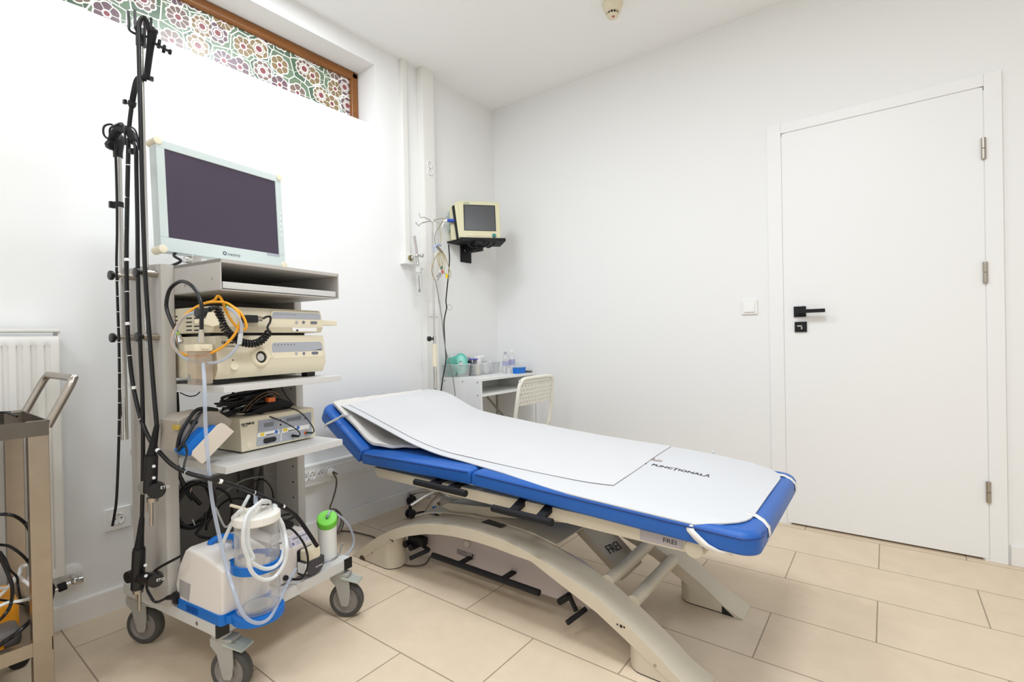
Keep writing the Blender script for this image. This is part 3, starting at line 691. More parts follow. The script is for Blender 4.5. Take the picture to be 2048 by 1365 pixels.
# black instrument leads heaped on the generator
t = thing('lead_bundle', 'heap of coiled black instrument leads with orange plug on the generator', 'cable bundle', Tw(.32, .22, .760))
rnd = random.Random(3)
for k in range(11):
    ca, cb = .185+rnd.uniform(-.012, .012), .335+rnd.uniform(-.012, .012); la, lb_ = .085+rnd.uniform(-.018, .012), .035+rnd.uniform(-.012, .018)
    zc = .776+k*.0056; pts = []
    for i in range(14):
        w_ = 2*PI*i/14; aa, bb = la*math.cos(w_), lb_*math.sin(w_)
        pts.append((cb+bb-.12*aa, ca+aa+.15*bb, zc+.015*math.cos(w_)*(1 if k % 2 else .4)-.25*(-bb) * .5+rnd.uniform(-.002, .004) - .06*abs(aa)))
    obj('lead_loop', TB().tube(pts, .0036, 8, closed=True, sub=4), RUBBER if k % 3 else BLACK, t)
P = [onB(*z2(*p), .36) for p in [(620, 560), (1000, 360), (1180, 320), (1410, 400), (1320, 490), (1000, 600), (700, 600)]]
obj('black_pouch', TB().prism([(p.y, p.z) for p in P], .31, .375, 'yz', bev=.004), MATTEB, t)
q = onB(*z2(1040, 335), .385); obj('orange_plug', TB().box(.372, .392, q.y-.014, q.y+.014, q.z-.009, q.z+.007, .003), ORANGE, t)
obj('wire', TB().tube([onB(*z2(*p), .385) for p in [(560, 540), (700, 380), (880, 250), (1060, 200), (1180, 260)]], .0012, 6), mat('tan_wire', '#8a6a4c', .5), t)
obj('wire', TB().tube([onB(*z2(*p), .382) for p in [(620, 540), (760, 390), (900, 290), (1050, 240), (1130, 290)]], .0011, 6), MATS['tan_wire'], t)
obj('lead', TB().tube([onB(*z2(*p), .40) for p in [(75, 408), (180, 395), (320, 385), (450, 400), (320, 440), (200, 440), (75, 410)]], .0022, 8), BLACK, t)
obj('steel_tip', TB().cyl(onB(*z2(450, 585), .39), onB(*z2(585, 585), .39), .0032), STEEL, t)
obj('grip', TB().cyl(onB(*z2(585, 585), .39), onB(*z2(960, 595), .39), .005), BLACK, t)
obj('lead', TB().tube([onB(*z2(*p), .37) for p in [(960, 590), (1150, 610), (1280, 590), (1310, 540), (1270, 490)]], .0036, 8), RUBBER, t)
obj('lead', TB().tube([onB(*z2(*p), .30) for p in [(1390, 385), (1300, 270), (1230, 150), (1200, 110)]], .0026, 8), BLACK, t)

# foot switch lying on its side
def z4(x, y): return (230+x/4.875, 720+y/4.875)
t = thing('foot_switch', 'grey and blue foot switch tipped on its side on the lower shelf', 'foot switch', Tw(.42, .03, .648))
def bpl(name, pts, b0, b1, m_, bev=.003): obj(name, TB().prism([(lambda q: (q.y, max(q.z, .6485)))(onB(*z4(*p), b1)) for p in pts], b0, b1, 'yz', bev=bev), m_, t)
bpl('base_plate', [(752, 935), (765, 890), (1000, 640), (1040, 618), (1070, 625), (1165, 700), (870, 1008), (845, 1015)], .495, .502, mat('putty_plate', '#d9cdbf', .55), .002)
bpl('blue_pedal', [(640, 890), (880, 665), (935, 672), (1000, 640), (770, 900), (752, 935), (690, 940)], .455, .494, BLUEP, .004)
bpl('housing', [(610, 900), (610, 600), (700, 545), (900, 500), (1010, 505), (1150, 590), (1120, 660), (1000, 640), (880, 665), (640, 890)], .36, .455, mat('foot_switch_grey', '#a59c90', .5), .008)
bpl('yellow_pedal', [(604, 690), (604, 640), (650, 640), (640, 690)], .44, .468, mat('dull_yellow', '#b59c48', .5), .003)
q = onB(*z4(770, 610), .457); obj('dark_button', TB().sphere((.457, q.y, q.z), (.008, .011, .008)), BLACK, t)
obj('cable', TB().tube([onB(*z4(*p), b) for p, b in (((610, 860), .47), ((640, 720), .475), ((720, 580), .47), ((800, 490), .46), ((900, 475), .44), ((990, 490), .40))], .0055, 10), RUBBER, t)
obj('cable', TB().tube([onB(*z4(*p), b) for p, b in (((610, 890), .485), ((660, 820), .49), ((740, 680), .487), ((830, 520), .475), ((920, 490), .43))], .0045, 10), RUBBER, t)
obj('cable', TB().tube([onB(*z4(*p), b) for p, b in (((650, 810), .50), ((690, 850), .505), ((700, 920), .51), ((680, 1000), .515), ((665, 1060), .52), ((620, 1080), .50))], .003, 8), RUBBER, t)

# water container hung on the left side of the light source, with its black loop
t = thing('water_container', 'square clear water container with cream cap hung left of the light source', 'water container', Tw(.42, -.05, .87))
p = onA(400, 735, -.050); cb = p.x
z_t, z_b = onA(400, 703, -.050).z, onA(400, 768, -.050).z
w_ = .026
m = TB().prism(rrect(cb-w_, cb+w_, -.050-.024, -.050+.024, .008), z_b, z_t, 'xy', bev=.002); obj('bottle', m, SMOKEP, t)
obj('scale_print', TB().box(cb-.016, cb-.004, -.0748, -.0742, z_b+.008, z_b+.028), INKG, t)
obj('cap', TB().prism(rrect(cb-.034, cb+.030, -.078, -.026, .010), z_t, z_t+.020, 'xy', bev=.003).box(cb-.005, cb+.034, -.062, -.04, z_t+.006, z_t+.016, .002), BEIGE2, t)
LP = [z1(*p) for p in [(165, 690), (135, 600), (60, 450), (15, 290), (55, 110), (170, 20), (280, 50), (370, 150), (415, 290), (418, 430), (415, 560)]]
L3 = [onA(px, py, -.080+.0*i) for i, (px, py) in enumerate(LP)]
obj('loop_tube', TB().tube(L3[1:], .0052, 12), RUBBER, t)
obj('green_sleeve', TB().cyl(L3[1], L3[1].lerp(L3[0], .45), .0062), mat('lime_sleeve', '#9fc25a', .45), t)
obj('connector', TB().cyl(L3[1].lerp(L3[0], .45), L3[0]+(L3[0]-L3[1])*.35, .0085, .0095, n=20, bev=.001), CHROME, t)
q = onA(*z1(415, 700), -.075); obj('connector', TB().cyl(L3[-1], (q.x, q.y, q.z), .0055, .0095, n=20), CHROME, t)

# coiled scope cable with plugs
t = thing('coiled_cable', 'springy coiled black cable drooping between two plugs in front of the processors', 'coiled cable', Tw(.53, .05, .99))
path = [onB(*z1(*p), .530) for p in [(610, 350), (640, 470), (700, 580), (790, 665), (880, 712), (1000, 728), (1100, 690), (1180, 600)]]
def cat(P, sub=40):
    Q = []; m_ = len(P)
    for i in range(m_-1):
        a, b, c, d = P[max(0, i-1)], P[i], P[i+1], P[min(m_-1, i+2)]
        for k in range(sub):
            t_ = k/sub; Q.append(.5*((2*b)+(c-a)*t_+(2*a-5*b+4*c-d)*t_*t_+(3*b-a-3*c+d)*t_**3))
    return Q+[P[-1]]
cp = cat(path); hel = []; N_ = 25
Ls = [0]
for a, b in zip(cp, cp[1:]): Ls.append(Ls[-1]+(b-a).length)
for i in range(len(cp)):
    tg = (cp[min(i+1, len(cp)-1)]-cp[max(i-1, 0)]).normalized(); u1 = V((1, 0, 0)); u2 = tg.cross(u1).normalized()
    w_ = 2*PI*N_*Ls[i]/Ls[-1]; hel.append(cp[i]+u1*.0085*math.cos(w_)+u2*.0092*math.sin(w_))
obj('coil', TB().tube(hel, .0034, 8, smooth=False), RUBBER, t)
obj('cord_end', TB().tube([hel[-1]]+[onB(*z1(*p), .525) for p in [(1165, 545), (1195, 480), (1200, 425), (1160, 420), (1120, 440)]], .0034, 8), RUBBER, t)
a, c = onB(*z1(900, 400), .522), onB(*z1(1085, 490), .522)
obj('plug', TB().box(.500, .532, a.y, c.y-.012, c.z, a.z, .003), BLACK, t); obj('plug_sleeve', TB().cyl((.516, c.y-.014, (a.z+c.z)/2+.001), (.516, c.y+.008, (a.z+c.z)/2+.001), .0075, n=16), STEEL, t)
a = onB(*z1(445, 375), .535)
obj('scope_connector', TB().cyl((.52, a.y-.012, a.z), (.52, a.y+.022, a.z), .0145, n=20, bev=.002), BLACK, t)
P = [onB(*z1(*p), .540) for p in [(395, 445), (480, 445), (495, 365), (570, 360), (600, 420), (640, 470), (640, 515), (560, 535), (395, 495)]]
obj('cream_plug', TB().prism([(p.y, p.z) for p in P], .512, .535, 'yz', bev=.003), BEIGE2, t)
obj('cord_end', TB().tube([(.52, a.y+.015, a.z+.004), onB(*z1(540, 320), .535), onB(*z1(600, 325), .533), hel[0]], .0065, 10), RUBBER, t)

# yellow tube and clear tube hung over the container
pA_, pB_ = Tw(.385, -.135, 0), Tw(.575, .035, 0); nn = (pB_-pA_).cross(V((0, 0, 1))).normalized()
def onR(px, py, off=0.): d = ray(px, py); return TMI @ (CAM + d*(((pA_+nn*off)-CAM).dot(nn)/d.dot(nn)))
Y1 = [(130, 540), (250, 385), (430, 275), (600, 252), (720, 272), (820, 360), (848, 470), (800, 610), (680, 745), (520, 835), (380, 868), (230, 855), (115, 790), (78, 680)]
t = thing('yellow_tube', 'loose coil of yellow tube hung in front of the left side of the processors', 'tube', tuple(TM @ onR(*z1(380, 868))))
obj('loop', TB().tube([onR(*z1(*p)) for p in Y1], .0038, 10, closed=True), YEL, t)
obj('loop', TB().tube([onR(*z1(*p), -.010) for p in [(470, 262), (560, 235), (605, 182), (650, 235), (700, 370), (790, 510), (870, 568), (925, 545), (905, 450), (840, 355), (740, 285)]], .0038, 10), YEL, t)
obj('green_band', TB().cyl(onR(*z1(695, 300), -.006), onR(*z1(738, 310), -.006), .0046), mat('band_green', '#6fae3c', .5), t)
t = thing('clear_tube', 'long clear tube looping from the yellow coil down past the shelves to the base', 'tube', tuple(TM @ onR(*z1(480, 950))))
obj('loop', TB().tube([onR(*z1(*p), .006) for p in [(330, 370), (200, 440), (110, 600), (85, 720), (180, 860), (310, 925), (480, 950), (650, 920), (780, 820), (850, 700), (870, 590), (860, 480), (790, 370), (700, 310)]], .0042, 10), CLEARB, t)
obj('white_clip', TB().cyl(onR(*z1(862, 610), .006), onR(*z1(845, 735), .006), .0062, n=12), CLEARM, t)
dn = [(406, 728, .50), (409, 770, .565), (411, 850, .575), (417, 930, .585), (424, 1000, .585), (438, 1070, .60), (452, 1130, .625), (470, 1190, .67), (488, 1232, .69), (515, 1247, .69), (540, 1236, .67), (560, 1200, .62), (575, 1168, .575), (592, 1138, .545)]
obj('down_tube', TB().tube([onB(*p) for p in dn], .0046, 10), CLEARB, t)
# ------------------------------------------------------------------ base of the trolley
def zb(x, y): return (340+x/4.789, 1080+y/4.789)
def z3(x, y): return (340+x/8.533, 960+y/8.533)
def zd(x, y): return (540+x/5.25, 980+y/5.25)
# suction pump
t = SP = thing('suction_pump', 'white and blue suction pump on the front of the trolley base', 'suction pump', Tw(.45, .03, .206))
pl_ = [zb(*p) for p in [(75, 600), (42, 430), (80, 240), (135, 100), (160, 82), (300, 150), (420, 230), (500, 320), (486, 735)]]
bz = [onA(px, py, -.048) for px, py in pl_]
sd = [(p.x, p.z) for p in bz]; sd[0] = (sd[0][0], .222); sd[-1] = (sd[-1][0], .222)
obj('housing', TB().prism(sd, -.048, .105, 'xz', bev=.012), mat('pump_white', '#ece6df', .35, spec=.4), t)
b0_, b1_ = sd[0][0]-.006, sd[-1][0]+.006
JB, JA, JR = .592, .034, .058
m = TB(); bnd = rrect(b0_, b1_, -.052, .109, .012)
m.prism(bnd, .2062, .236, 'xy', bev=.002)
obj('blue_base', m, BLUEP, t)
m = TB(); cyp = []
for k in range(25):
    a_ = -PI*.62+PI*1.24*k/24; cyp.append((JB+.069*math.cos(a_), JA+.069*math.sin(a_)))
m.prism(cyp+[(b1_-.02, .10), (b1_-.02, -.046)], .2085, .231, 'xy', bev=.002); obj('jar_tray', m, BLUEP, t)
m = TB(); o_, i_ = [], []
zr = onB(520, 1142, JB+.06).z
m.lathe([(.0605, zr-.013), (.068, zr-.013), (.0685, zr+.010), (.0605, zr+.010), (.0605, zr-.013)], (JB, JA, 0), n=48)
m.box(b1_-.05, JB-.055, JA-.045, JA+.045, zr-.012, zr+.009, .003)
obj('jar_ring', m, BLUEP, t)
hp = [(p.x, p.y, p.z) for p in [onA(*z3(*p), -.02) for p in [(680, 1110), (700, 1050), (820, 985), (960, 960), (1090, 980), (1150, 1090)]]]
obj('handle', TB().tube([onB(*z3(*p), b) for p, b in (((690, 1110), .41), ((720, 1050), .41), ((850, 985), .42), ((1000, 970), .44), ((1120, 1010), .47), ((1130, 1150), .50))], .0095, 10), BLUEP, t)
a, c = onA(*zb(92, 385), -.0485), onA(*zb(180, 585), -.0485)
P = [onA(*zb(*p), -.0487) for p in [(92, 380), (196, 430), (182, 590), (86, 530)]]
obj('rating_label', TB().prism([(p.x, p.z) for p in P], -.0489, -.0478, 'xz'), mat('label_grey', '#a9a5a4', .5), t)
for i in range(7):
    q0 = onA(*zb(165+i*16, 650+i*9), -.052); obj('grip_rib', TB().box(q0.x-.0012, q0.x+.0012, -.0535, -.0515, .212, .231), BLUED, t)
q = onA(*z4(0, 0), -.05)
def zp(x, y): return (230+x/4.875, 960+y/4.875)
q = onA(*zp(585, 1145), -.052)
obj('power_inlet', TB().box(b0_-.004, b0_+.018, -.060, -.046, q.z-.016, q.z+.016, .002), BLACK, t)
cd = [((575, 1140), -.066), ((500, 1155), -.076), ((400, 1195), -.092), ((345, 1135), -.10), ((310, 1050), -.10), ((330, 965), -.10), ((400, 880), -.098), ((500, 820), -.085), ((600, 768), -.075), ((660, 735), -.07)]
C3 = [onA(*zp(*p), a_) for p, a_ in cd]
obj('power_plug', TB().cyl(C3[0], C3[1], .0095, .006, n=12, bev=.001), BLACK, t)
obj('power_cord', TB().tube(C3[1:], .0038, 10), RUBBER, t)
# suction jar
t = thing('suction_jar', 'tall clear suction jar with white lid held in the blue pump ring', 'jar', Tw(JB, JA, .232))
zl = onB(515, 1053, JB+.05).z
obj('jar_body', TB().lathe([(0, .2325), (JR-.004, .2325), (JR-.001, .238), (JR, .26), (JR+.001, zl), (JR-.0015, zl), (JR-.003, .262), (JR-.006, .2405), (0, .2385)], (JB, JA, 0), n=48), CLEAR, t)
obj('scale_print', TB().lathe([(JR+.0012, .29), (JR+.0012, .40)], (JB, JA, 0), n=4) if 0 else TB().prism([(JA+.036, .27), (JA+.042, .27), (JA+.042, .41), (JA+.036, .41)], JB+.0425, JB+.0435, 'yz'), clear('pale_scale', '#cfd2d8', .4), t)
obj('base_boss', TB().lathe([(0, .2385), (.036, .2385), (.036, .2425), (.008, .2435), (0, .247)], (JB, JA, 0), n=32), clear('boss_clear', '#e6e6e4', .3), t)
ld = TB(); ld.lathe([(0, zl-.004), (JR+.003, zl-.004), (JR+.0045, zl-.002), (JR+.0045, zl+.018), (JR+.001, zl+.022), (JR-.012, zl+.024), (JR-.016, zl+.021), (0, zl+.022)], (JB, JA, 0), n=56)
for k in range(48):
    a_ = 2*PI*k/48; ld.box(JR+.004, JR+.0056, -.0016, .0016, zl, zl+.018, T=Matrix.Translation((JB, JA, 0)) @ Matrix.Rotation(a_, 4, 'Z'))
obj('lid', ld, mat('lid_white', '#efece4', .4), t)
obj('spout', TB().cyl((JB-.004, JA+.006, zl+.02), (JB-.004, JA+.006, zl+.046), .0095, .008).cyl((JB-.02, JA-.03, zl+.02), (JB-.02, JA-.03, zl+.034), .008, .007), MATS['lid_white'], t)
obj('lid_handle', TB().tube([(JB-.01, JA+.016, zl+.02), (JB-.01, JA+.022, zl+.046), (JB-.012, JA+.040, zl+.050), (JB-.014, JA+.054, zl+.040), (JB-.014, JA+.056, zl+.02)], .0038, 8), MATS['lid_white'], t)
p3 = lambda x, y, b: onB(*z3(x, y), b)
obj('hose_stub', TB().cyl(p3(1030, 435, .575), p3(1300, 510, .585), .0042), BEIGE2, t)
# milky hoses wrapped over the lid
h1 = [p3(1240, 470, .58), p3(1350, 270, .57)]
obj('hose_piece', TB().cyl(*h1, .0048), CLEARM, t)
obj('hose_piece', TB().cyl(p3(1460, 400, .60), p3(1465, 230, .58), .0055), CLEARB, t)
HS = [(1700, 380, .60), (1600, 360, .625), (1480, 430, .655), (1380, 560, .668), (1340, 700, .670), (1330, 900, .670), (1340, 1150, .672), (1420, 1330, .675)]
def zmix(p): return p
hose = [p3(*p) for p in HS]+[onB(*zb(*p), .675) for p in [(770, 200), (830, 250), (920, 280), (1010, 255), (1070, 180)]]+[onB(*zb(1090, 60), .655), onB(*zd(130, 500), .64), onB(*zd(100, 330), .625), onB(*zd(40, 230), .61), p3(1780, 420, .60)]
obj('hose', TB().tube(hose, .0052, 10), CLEARM, t)
hose2 = [p3(1640, 390, .60), p3(1540, 400, .63), p3(1400, 500, .665), p3(1290, 660, .676), p3(1250, 900, .682), p3(1260, 1150, .682), p3(1330, 1340, .682)]+[onB(*zb(*p), .684) for p in [(760, 260), (810, 340), (900, 385), (990, 365), (1060, 290), (1110, 180), (1118, 60)]]+[onB(*zd(160, 480), .65), onB(*zd(130, 360), .64), onB(*zd(70, 250), .62), p3(1800, 440, .605)]
obj('hose', TB().tube(hose2, .0052, 10), CLEARM, t)
obj('hose', TB().tube([p3(1260, 500, .60), p3(1160, 560, .59), p3(1080, 700, .575), p3(960, 950, .56), p3(900, 1120, .55), p3(905, 1250, .53)], .0050, 10), CLEARM, t)

# flushing pump
FB = .492
q0, q1 = onB(556, 1082, FB), onB(628, 1054, FB)
FA0, FA1, FZ = .165, onB(627, 1100, FB).y, .2062
zt_ = onB(626, 1053, FB-.03).z
t = FPm = thing('flushing_pump', 'small white flushing pump with lilac keypad and dark round pump head', 'flushing pump', Tw(.40, .25, FZ))
fb_, fz_ = FB, zt_
obj('housing', TB().prism([(.27, FZ+.004), (FB, FZ+.004), (FB, fz_-.034), (FB-.028, fz_), (.27, fz_)], FA0, FA1, 'xz', bev=.003), mat('pump_pale', '#e7e0da', .4), t)
slope = Matrix.Translation((FB, 0, fz_-.034)) @ Matrix.Rotation(-math.atan2(.028, .034), 4, 'Y')
a_ = FA0+.052
obj('keypad', MB(TM @ slope).box(-.001, .001, a_, FA1-.006, .004, .040), LILAC, t)
for i in range(8): obj('key_mark', MB(TM @ slope).box(.0008, .0014, a_+.022+i*.007, a_+.0255+i*.007, .026, .031), INK, t)
for i in range(4): obj('key', MB(TM @ slope).lathe([(0, .0008), (.0045, .0008), (.0042, .0018), (0, .0018)], (0, a_+.016+i*.018, .013), (1, 0, 0), n=16), GPANEL if i else mat('key_blue', '#5a6a8c', .5), t)
text('OLYMPUS', .009, frame(TM @ slope @ V((.0004, a_-.050, .030)), TU, (TM @ slope).to_3x3() @ V((0, 0, 1))), INK, t, bold=.0003, sx=.9)
x0, x1, y0, y1 = pbox(zd(240, 700), zd(515, 960), FB+.02); x1 = FA1-.002
hz = (.224, .308)
obj('head_frame', TB().prism(rrect(FA0+.075, FA1-.004, .215, fz_-.046, .008), FB-.001, FB+.008, 'yz'), MATTEB, t)
hc = (FA0+.082+FA1-.004)/2
obj('head_cover', TB().prism(rrect(FA0+.082, FA1-.004, .262, fz_-.045, .006), FB+.006, FB+.040, 'yz', bev=.003), BEIGE2, t)
dk = [(hc-.036, .263), (hc+.040, .263), (hc+.040, .240)]+[(hc+.002+.038*math.cos(math.radians(a)), .246+.034*math.sin(math.radians(a))) for a in range(-10, -181, -15)]
obj('pump_head', TB().prism(dk, FB+.004, FB+.044, 'yz', bev=.003), mat('head_dark', '#454248', .4), t)
text('OLYMPUS', .0065, frame(Tw(FB+.0442, hc+.004, .233), TU, (0, 0, 1)), PLAST, t)
obj('tube_port', TB().box(FB+.008, FB+.046, hc-.040, hc-.030, .228, .262, .002), PLAST, t)
q = onB(*zd(155, 925), FB); obj('knob', TB().cyl((FB-.001, q.y, max(q.z, .222)), (FB+.010, q.y, max(q.z, .222)), .0085, n=16, bev=.002), BLACK, t)
obj('cable', TB().tube([onB(*zd(*p), b) for p, b in (((130, 410), .46), ((220, 410), .49), ((310, 500), .535), ((370, 600), .548), ((398, 720), .552), ((390, 830), .552), ((340, 925), .55), ((270, 945), .53), ((200, 930), .51))], .0035, 10), RUBBER, t)
# black adapter on the flushing pump
t = thing('power_adapter', 'flat black power adapter with looped lead on top of the flushing pump', 'adapter', Tw(.36, .26, fz_))
obj('case', TB().box(.32, .41, .215, .295, fz_+.0005, fz_+.022, .006), BLACK, t)
obj('lead', TB().tube([(.36, .293, fz_+.012), (.37, .33, fz_+.022), (.34, .35, fz_+.018), (.31, .335, fz_+.016), (.30, .30, fz_+.014), (.33, .27, fz_+.027), (.38, .24, fz_+.027), (.40, .21, fz_+.012)], .0042, 8), RUBBER, t)

# green capped bottle in a wire holder
q = TMI @ onZ(645, 1119, .207); bb, ba = .455, .398
t = thing('green_capped_bottle', 'frosted white bottle with bright green cap at the right of the trolley base', 'bottle', Tw(bb, ba, .206))
zc0, zc1 = .330, .366
obj('bottle_body', TB().lathe([(0, .2065), (.030, .2065), (.032, .211), (.0325, .30), (.0335, .332), (0, .332)], (bb, ba, 0), n=36), mat('frosted_white', '#e9e9e5', .4, spec=.3), t)
cdir = TMI.to_3x3() @ (CAM-Tw(bb, ba, .36)); cdir = V((cdir.x, cdir.y, 0)).normalized(); cax = (V((0, 0, 1))*math.cos(math.radians(33))+cdir*math.sin(math.radians(33)))
c0 = V((bb, ba, .331))
obj('cap', TB().lathe([(0, .030), (.010, .030), (.012, .032), (.032, .032), (.0345, .030), (.0355, .006), (.034, .0), (.0, .0)], c0, cax, n=36), GREEN, t)
ct = c0+cax*.031; q1_ = onB(*zd(640, 225), .46)
obj('tube', TB().tube([ct-cax*.006, ct+cax*.012+V((0, .006, .002)), q1_]+[onB(*zd(*p), b) for p, b in (((720, 270), .46), ((810, 350), .455), ((865, 460), .455), ((880, 540), .455), ((850, 630), .46), ((770, 700), .465), ((660, 740), .475), ((560, 755), .485))], .0042, 10), CLEARB, t)
obj('cap_hole', TB().cyl(ct, ct+cax*.0014, .0055, n=14), mat('deep_green', '#1f5a3a', .5), t)
obj('wire_holder', TB().tube([(bb+.03, ba+.03, .207), (bb+.034, ba+.034, .235), (bb+.030, ba+.044, .245), (bb+.02, ba+.046, .235), (bb+.014, ba+.042, .208)], .0022, 8).tube([(bb+.036*math.cos(a), ba+.036*math.sin(a), .2085) for a in [2*PI*i/16 for i in range(16)]], .0022, 8, closed=True, sub=2), CHROME, t)

# loose cables behind the pumps
t = thing('coiled_black_hose', 'thick black hose coiled and tied behind the suction pump', 'hose', Tw(.12, .05, .35))
cc = onB(*z3(400, 430), .20)
for k, (ra, rz, db) in enumerate(((.066, .074, 0), (.060, .069, .012), (.071, .070, -.012), (.055, .077, .004))):
    obj('coil', TB().tube([(.20+db+.008*math.sin(3*w_+k), cc.y+ra*math.cos(w_), cc.z+rz*math.sin(w_)) for w_ in [2*PI*i/16 for i in range(16)]], .0056, 10, closed=True, sub=4), RUBBER, t)
obj('lead_in', TB().tube([onB(*z3(*p), .20) for p in [(190, -20), (250, 100), (340, 210), (430, 330), (520, 420)]], .0065, 10), RUBBER, t)
obj('tie', TB().tube([onB(*z3(*p), .218) for p in [(365, 130), (355, 180), (340, 215)]], .0022, 8), mat('pink_tie', '#b79a94', .5), t)
obj('tie', TB().tube([onB(*z3(*p), .218) for p in [(385, 685), (410, 740), (440, 830)]], .0022, 8), CLEARM, t)
def cable(label, pts, r, m_=RUBBER, cat_='cable', name='cable', n=8):
    P = [onB(*p) for p in pts]; mb = TB().tube(P, r, n)
    return tag(obj(name, mb, m_), label, cat_)
cable('thin black cable looping high behind the suction jar lid', [(*z3(620, 860), .22), (*z3(640, 760), .22), (*z3(760, 560), .21), (*z3(900, 400), .2), (*z3(1050, 325), .2), (*z3(1250, 325), .2), (*z3(1400, 390), .2), (*z3(1500, 560), .2)], .0042)
cable('black cable bending down beside the coiled hose', [(*z3(780, 140), .21), (*z3(880, 170), .215), (*z3(1000, 260), .22), (*z3(1050, 400), .22), (*z3(1060, 560), .22), (*z3(1040, 700), .22)], .0046)
cable('black cable lying behind the blue pump handle', [(*z3(600, 560), .23), (*z3(590, 740), .235), (*z3(470, 880), .24), (*z3(450, 930), .245), (*z3(560, 985), .25), (*z3(720, 1000), .25)], .0042)
cable('pale tube bent behind the clear down tube', [(*z3(780, 480), .30), (*z3(850, 640), .30), (*z3(950, 810), .30), (*z3(1080, 700), .30)], .0034, CLEARM, 'tube', 'tube')
cable('grey cable arching over the lower back panel', [(430, 1000, .2), (450, 985, .2), (490, 960, .18), (540, 955, .17), (575, 975, .17), (590, 1010, .17), (572, 1040, .18)], .0030, GREYC)
cable('thin black cable arching under the lower shelf at the back', [(498, 975, .18), (512, 962, .18), (530, 962, .17), (545, 985, .17), (548, 1030, .18)], .0026)
cable('black cable hanging behind the left end of the shelves', [(353, 785, .2), (355, 830, .2), (352, 880, .2), (356, 935, .2), (368, 975, .2), (385, 1000, .2)], .0062)
cable('thin black wire sagging under the upper shelf', [(360, 786, .2), (378, 793, .2), (392, 791, .2), (402, 782, .2)], .0018)
cable('black cable hanging down behind the generator', [(466, 780, .15), (467, 815, .15), (474, 870, .15), (477, 960, .15), (475, 985, .15)], .0046)
cable('black cable dropping behind the lower shelf', [(522, 935, .16), (518, 960, .16), (512, 985, .16)], .0046)
# ------------------------------------------------------------------ endoscopes hung on the trolley
def plug(t, top, r0, bodytop, bodybot, rb, discs, pins):
    """light guide plug: tapered boot, fat body, round heads and brass pins"""
    pass
def marks(t, P, idx, r):
    for i, big in idx:
        a, b = P[i], P[i+1]; d = (b-a).normalized()
        obj('depth_mark', MB(TM).cyl(a-d*(.004 if big else .0012), a+d*(.004 if big else .0012), r+.0004, n=12), PLAST, t)
WHT = PLAST
# scope on the taller pole
t = thing('endoscope', 'black endoscope on the taller pole, its marked tube swinging across to the pumps', 'endoscope', Tw(.29, -.11, .6))
aA = -.112
qA = lambda px, py, a=aA: onA(px, py, a)
# control body behind the pole head
g0, g1, g2 = qA(305, 62, -.078), qA(300, 100, -.078), qA(293, 158, -.082)
obj('control_body', TB().tube([g0, g0.lerp(g1, .5), g1, g2], lambda s: .0125-.005*s, 14), MATTEB, t)
obj('body_cap', TB().sphere(g0, (.016, .014, .012)), BLACK, t)
for (px, py), r in (((318, 88), .014), ((328, 98), .0125), ((340, 104), .008)):
    q = qA(px, py, -.07); d_ = V((.35, 1, -.15)).normalized()
    k = TB().cyl(q-d_*.004, q+d_*.004, r, n=6, bev=.002); obj('angulation_knob', k, MATTEB, t)
k0, k1 = qA(306, 85, -.075), qA(340, 104, -.07); obj('knob_axle', TB().cyl(k0, k1, .004), BLACK, t)
obj('valve_button', TB().cyl(qA(296, 158, -.08), qA(304, 158, -.078), .004).cyl(qA(303, 162, -.078), qA(303, 154, -.078), .0055), BLACK, t)
obj('boot', TB().tube([g2, qA(276, 158, -.10), qA(268, 185), qA(263, 215)], lambda s: .0075, 12), MATTEB, t)
obj('collar', TB().cyl(qA(265, 203), qA(263, 212), .0105).box(qA(256, 206).x-.006, qA(256, 206).x+.006, aA-.012, aA-.004, qA(256, 206).z-.006, qA(256, 206).z+.006, .001), BLACK, t)
path = [qA(263, 215), qA(258, 260), qA(256, 330), qA(254, 430), qA(253, 520), qA(254, 600), qA(255, 650), qA(258, 700), qA(266, 770), qA(281, 835), qA(300, 880, -.115),
        qA(322, 908, -.11), onB(347, 932, .46), onB(380, 948, .555), onB(420, 958, .60), onB(470, 972, .605), onB(520, 991, .60), onB(560, 1010, .59), onB(592, 1033, .575), onB(616, 1065, .565), onB(634, 1093, .56)]
obj('insertion_tube', TB().tube(path[:-2], .0058, 12), RUBBER, t)
obj('bending_tip', TB().tube(path[-4:], .0064, 12), MATTEB, t)
def mk(px, py, P, big):
    i = min(range(len(P)), key=lambda k: (P[k]-P[0]).length*0+abs(0))
for px, py, a, b, big in ((257, 275, aA, 0, 1), (256, 331, aA, 0, 0), (254, 394, aA, 0, 1), (253, 457, aA, 0, 0), (253, 520, aA, 0, 1), (254, 584, aA, 0, 0), (255, 648, aA, 0, 1), (259, 712, aA, 0, 0), (268, 776, aA, 0, 1)):
    q, q2 = qA(px, py-2, a), qA(px+.4, py+2, a); d = (q2-q).normalized(); c_ = (q+q2)/2; hl = .0045 if big else .0012
    obj('depth_mark', TB().cyl(c_-d*hl, c_+d*hl, .0062, n=14), WHT, t)
dense = cat(path, 12)
from functools import partial
def near(px, py):
    best = None
    for i in range(1, len(dense)-1):
        w3 = TM @ dense[i]; v = w3-CAM; z = v.dot(FWD); x = 1024+FPX*v.dot(RGT)/z; y = 682.5+FPX*v.dot(DWN)/z
        e = (x-px)**2+(y-py)**2
        if best is None or e < best[0]: best = (e, i)
    return best[1]
for px, py, big in ((288, 839, 0), (322, 895, 1), (375, 939, 0), (440, 965, 1), (509, 987, 0), (567, 1011, 1)):
    i = near(px, py); d = (dense[i+1]-dense[i-1]).normalized(); hl = .0045 if big else .0012
    obj('depth_mark', TB().cyl(dense[i]-d*hl, dense[i]+d*hl, .0062, n=14), WHT, t)
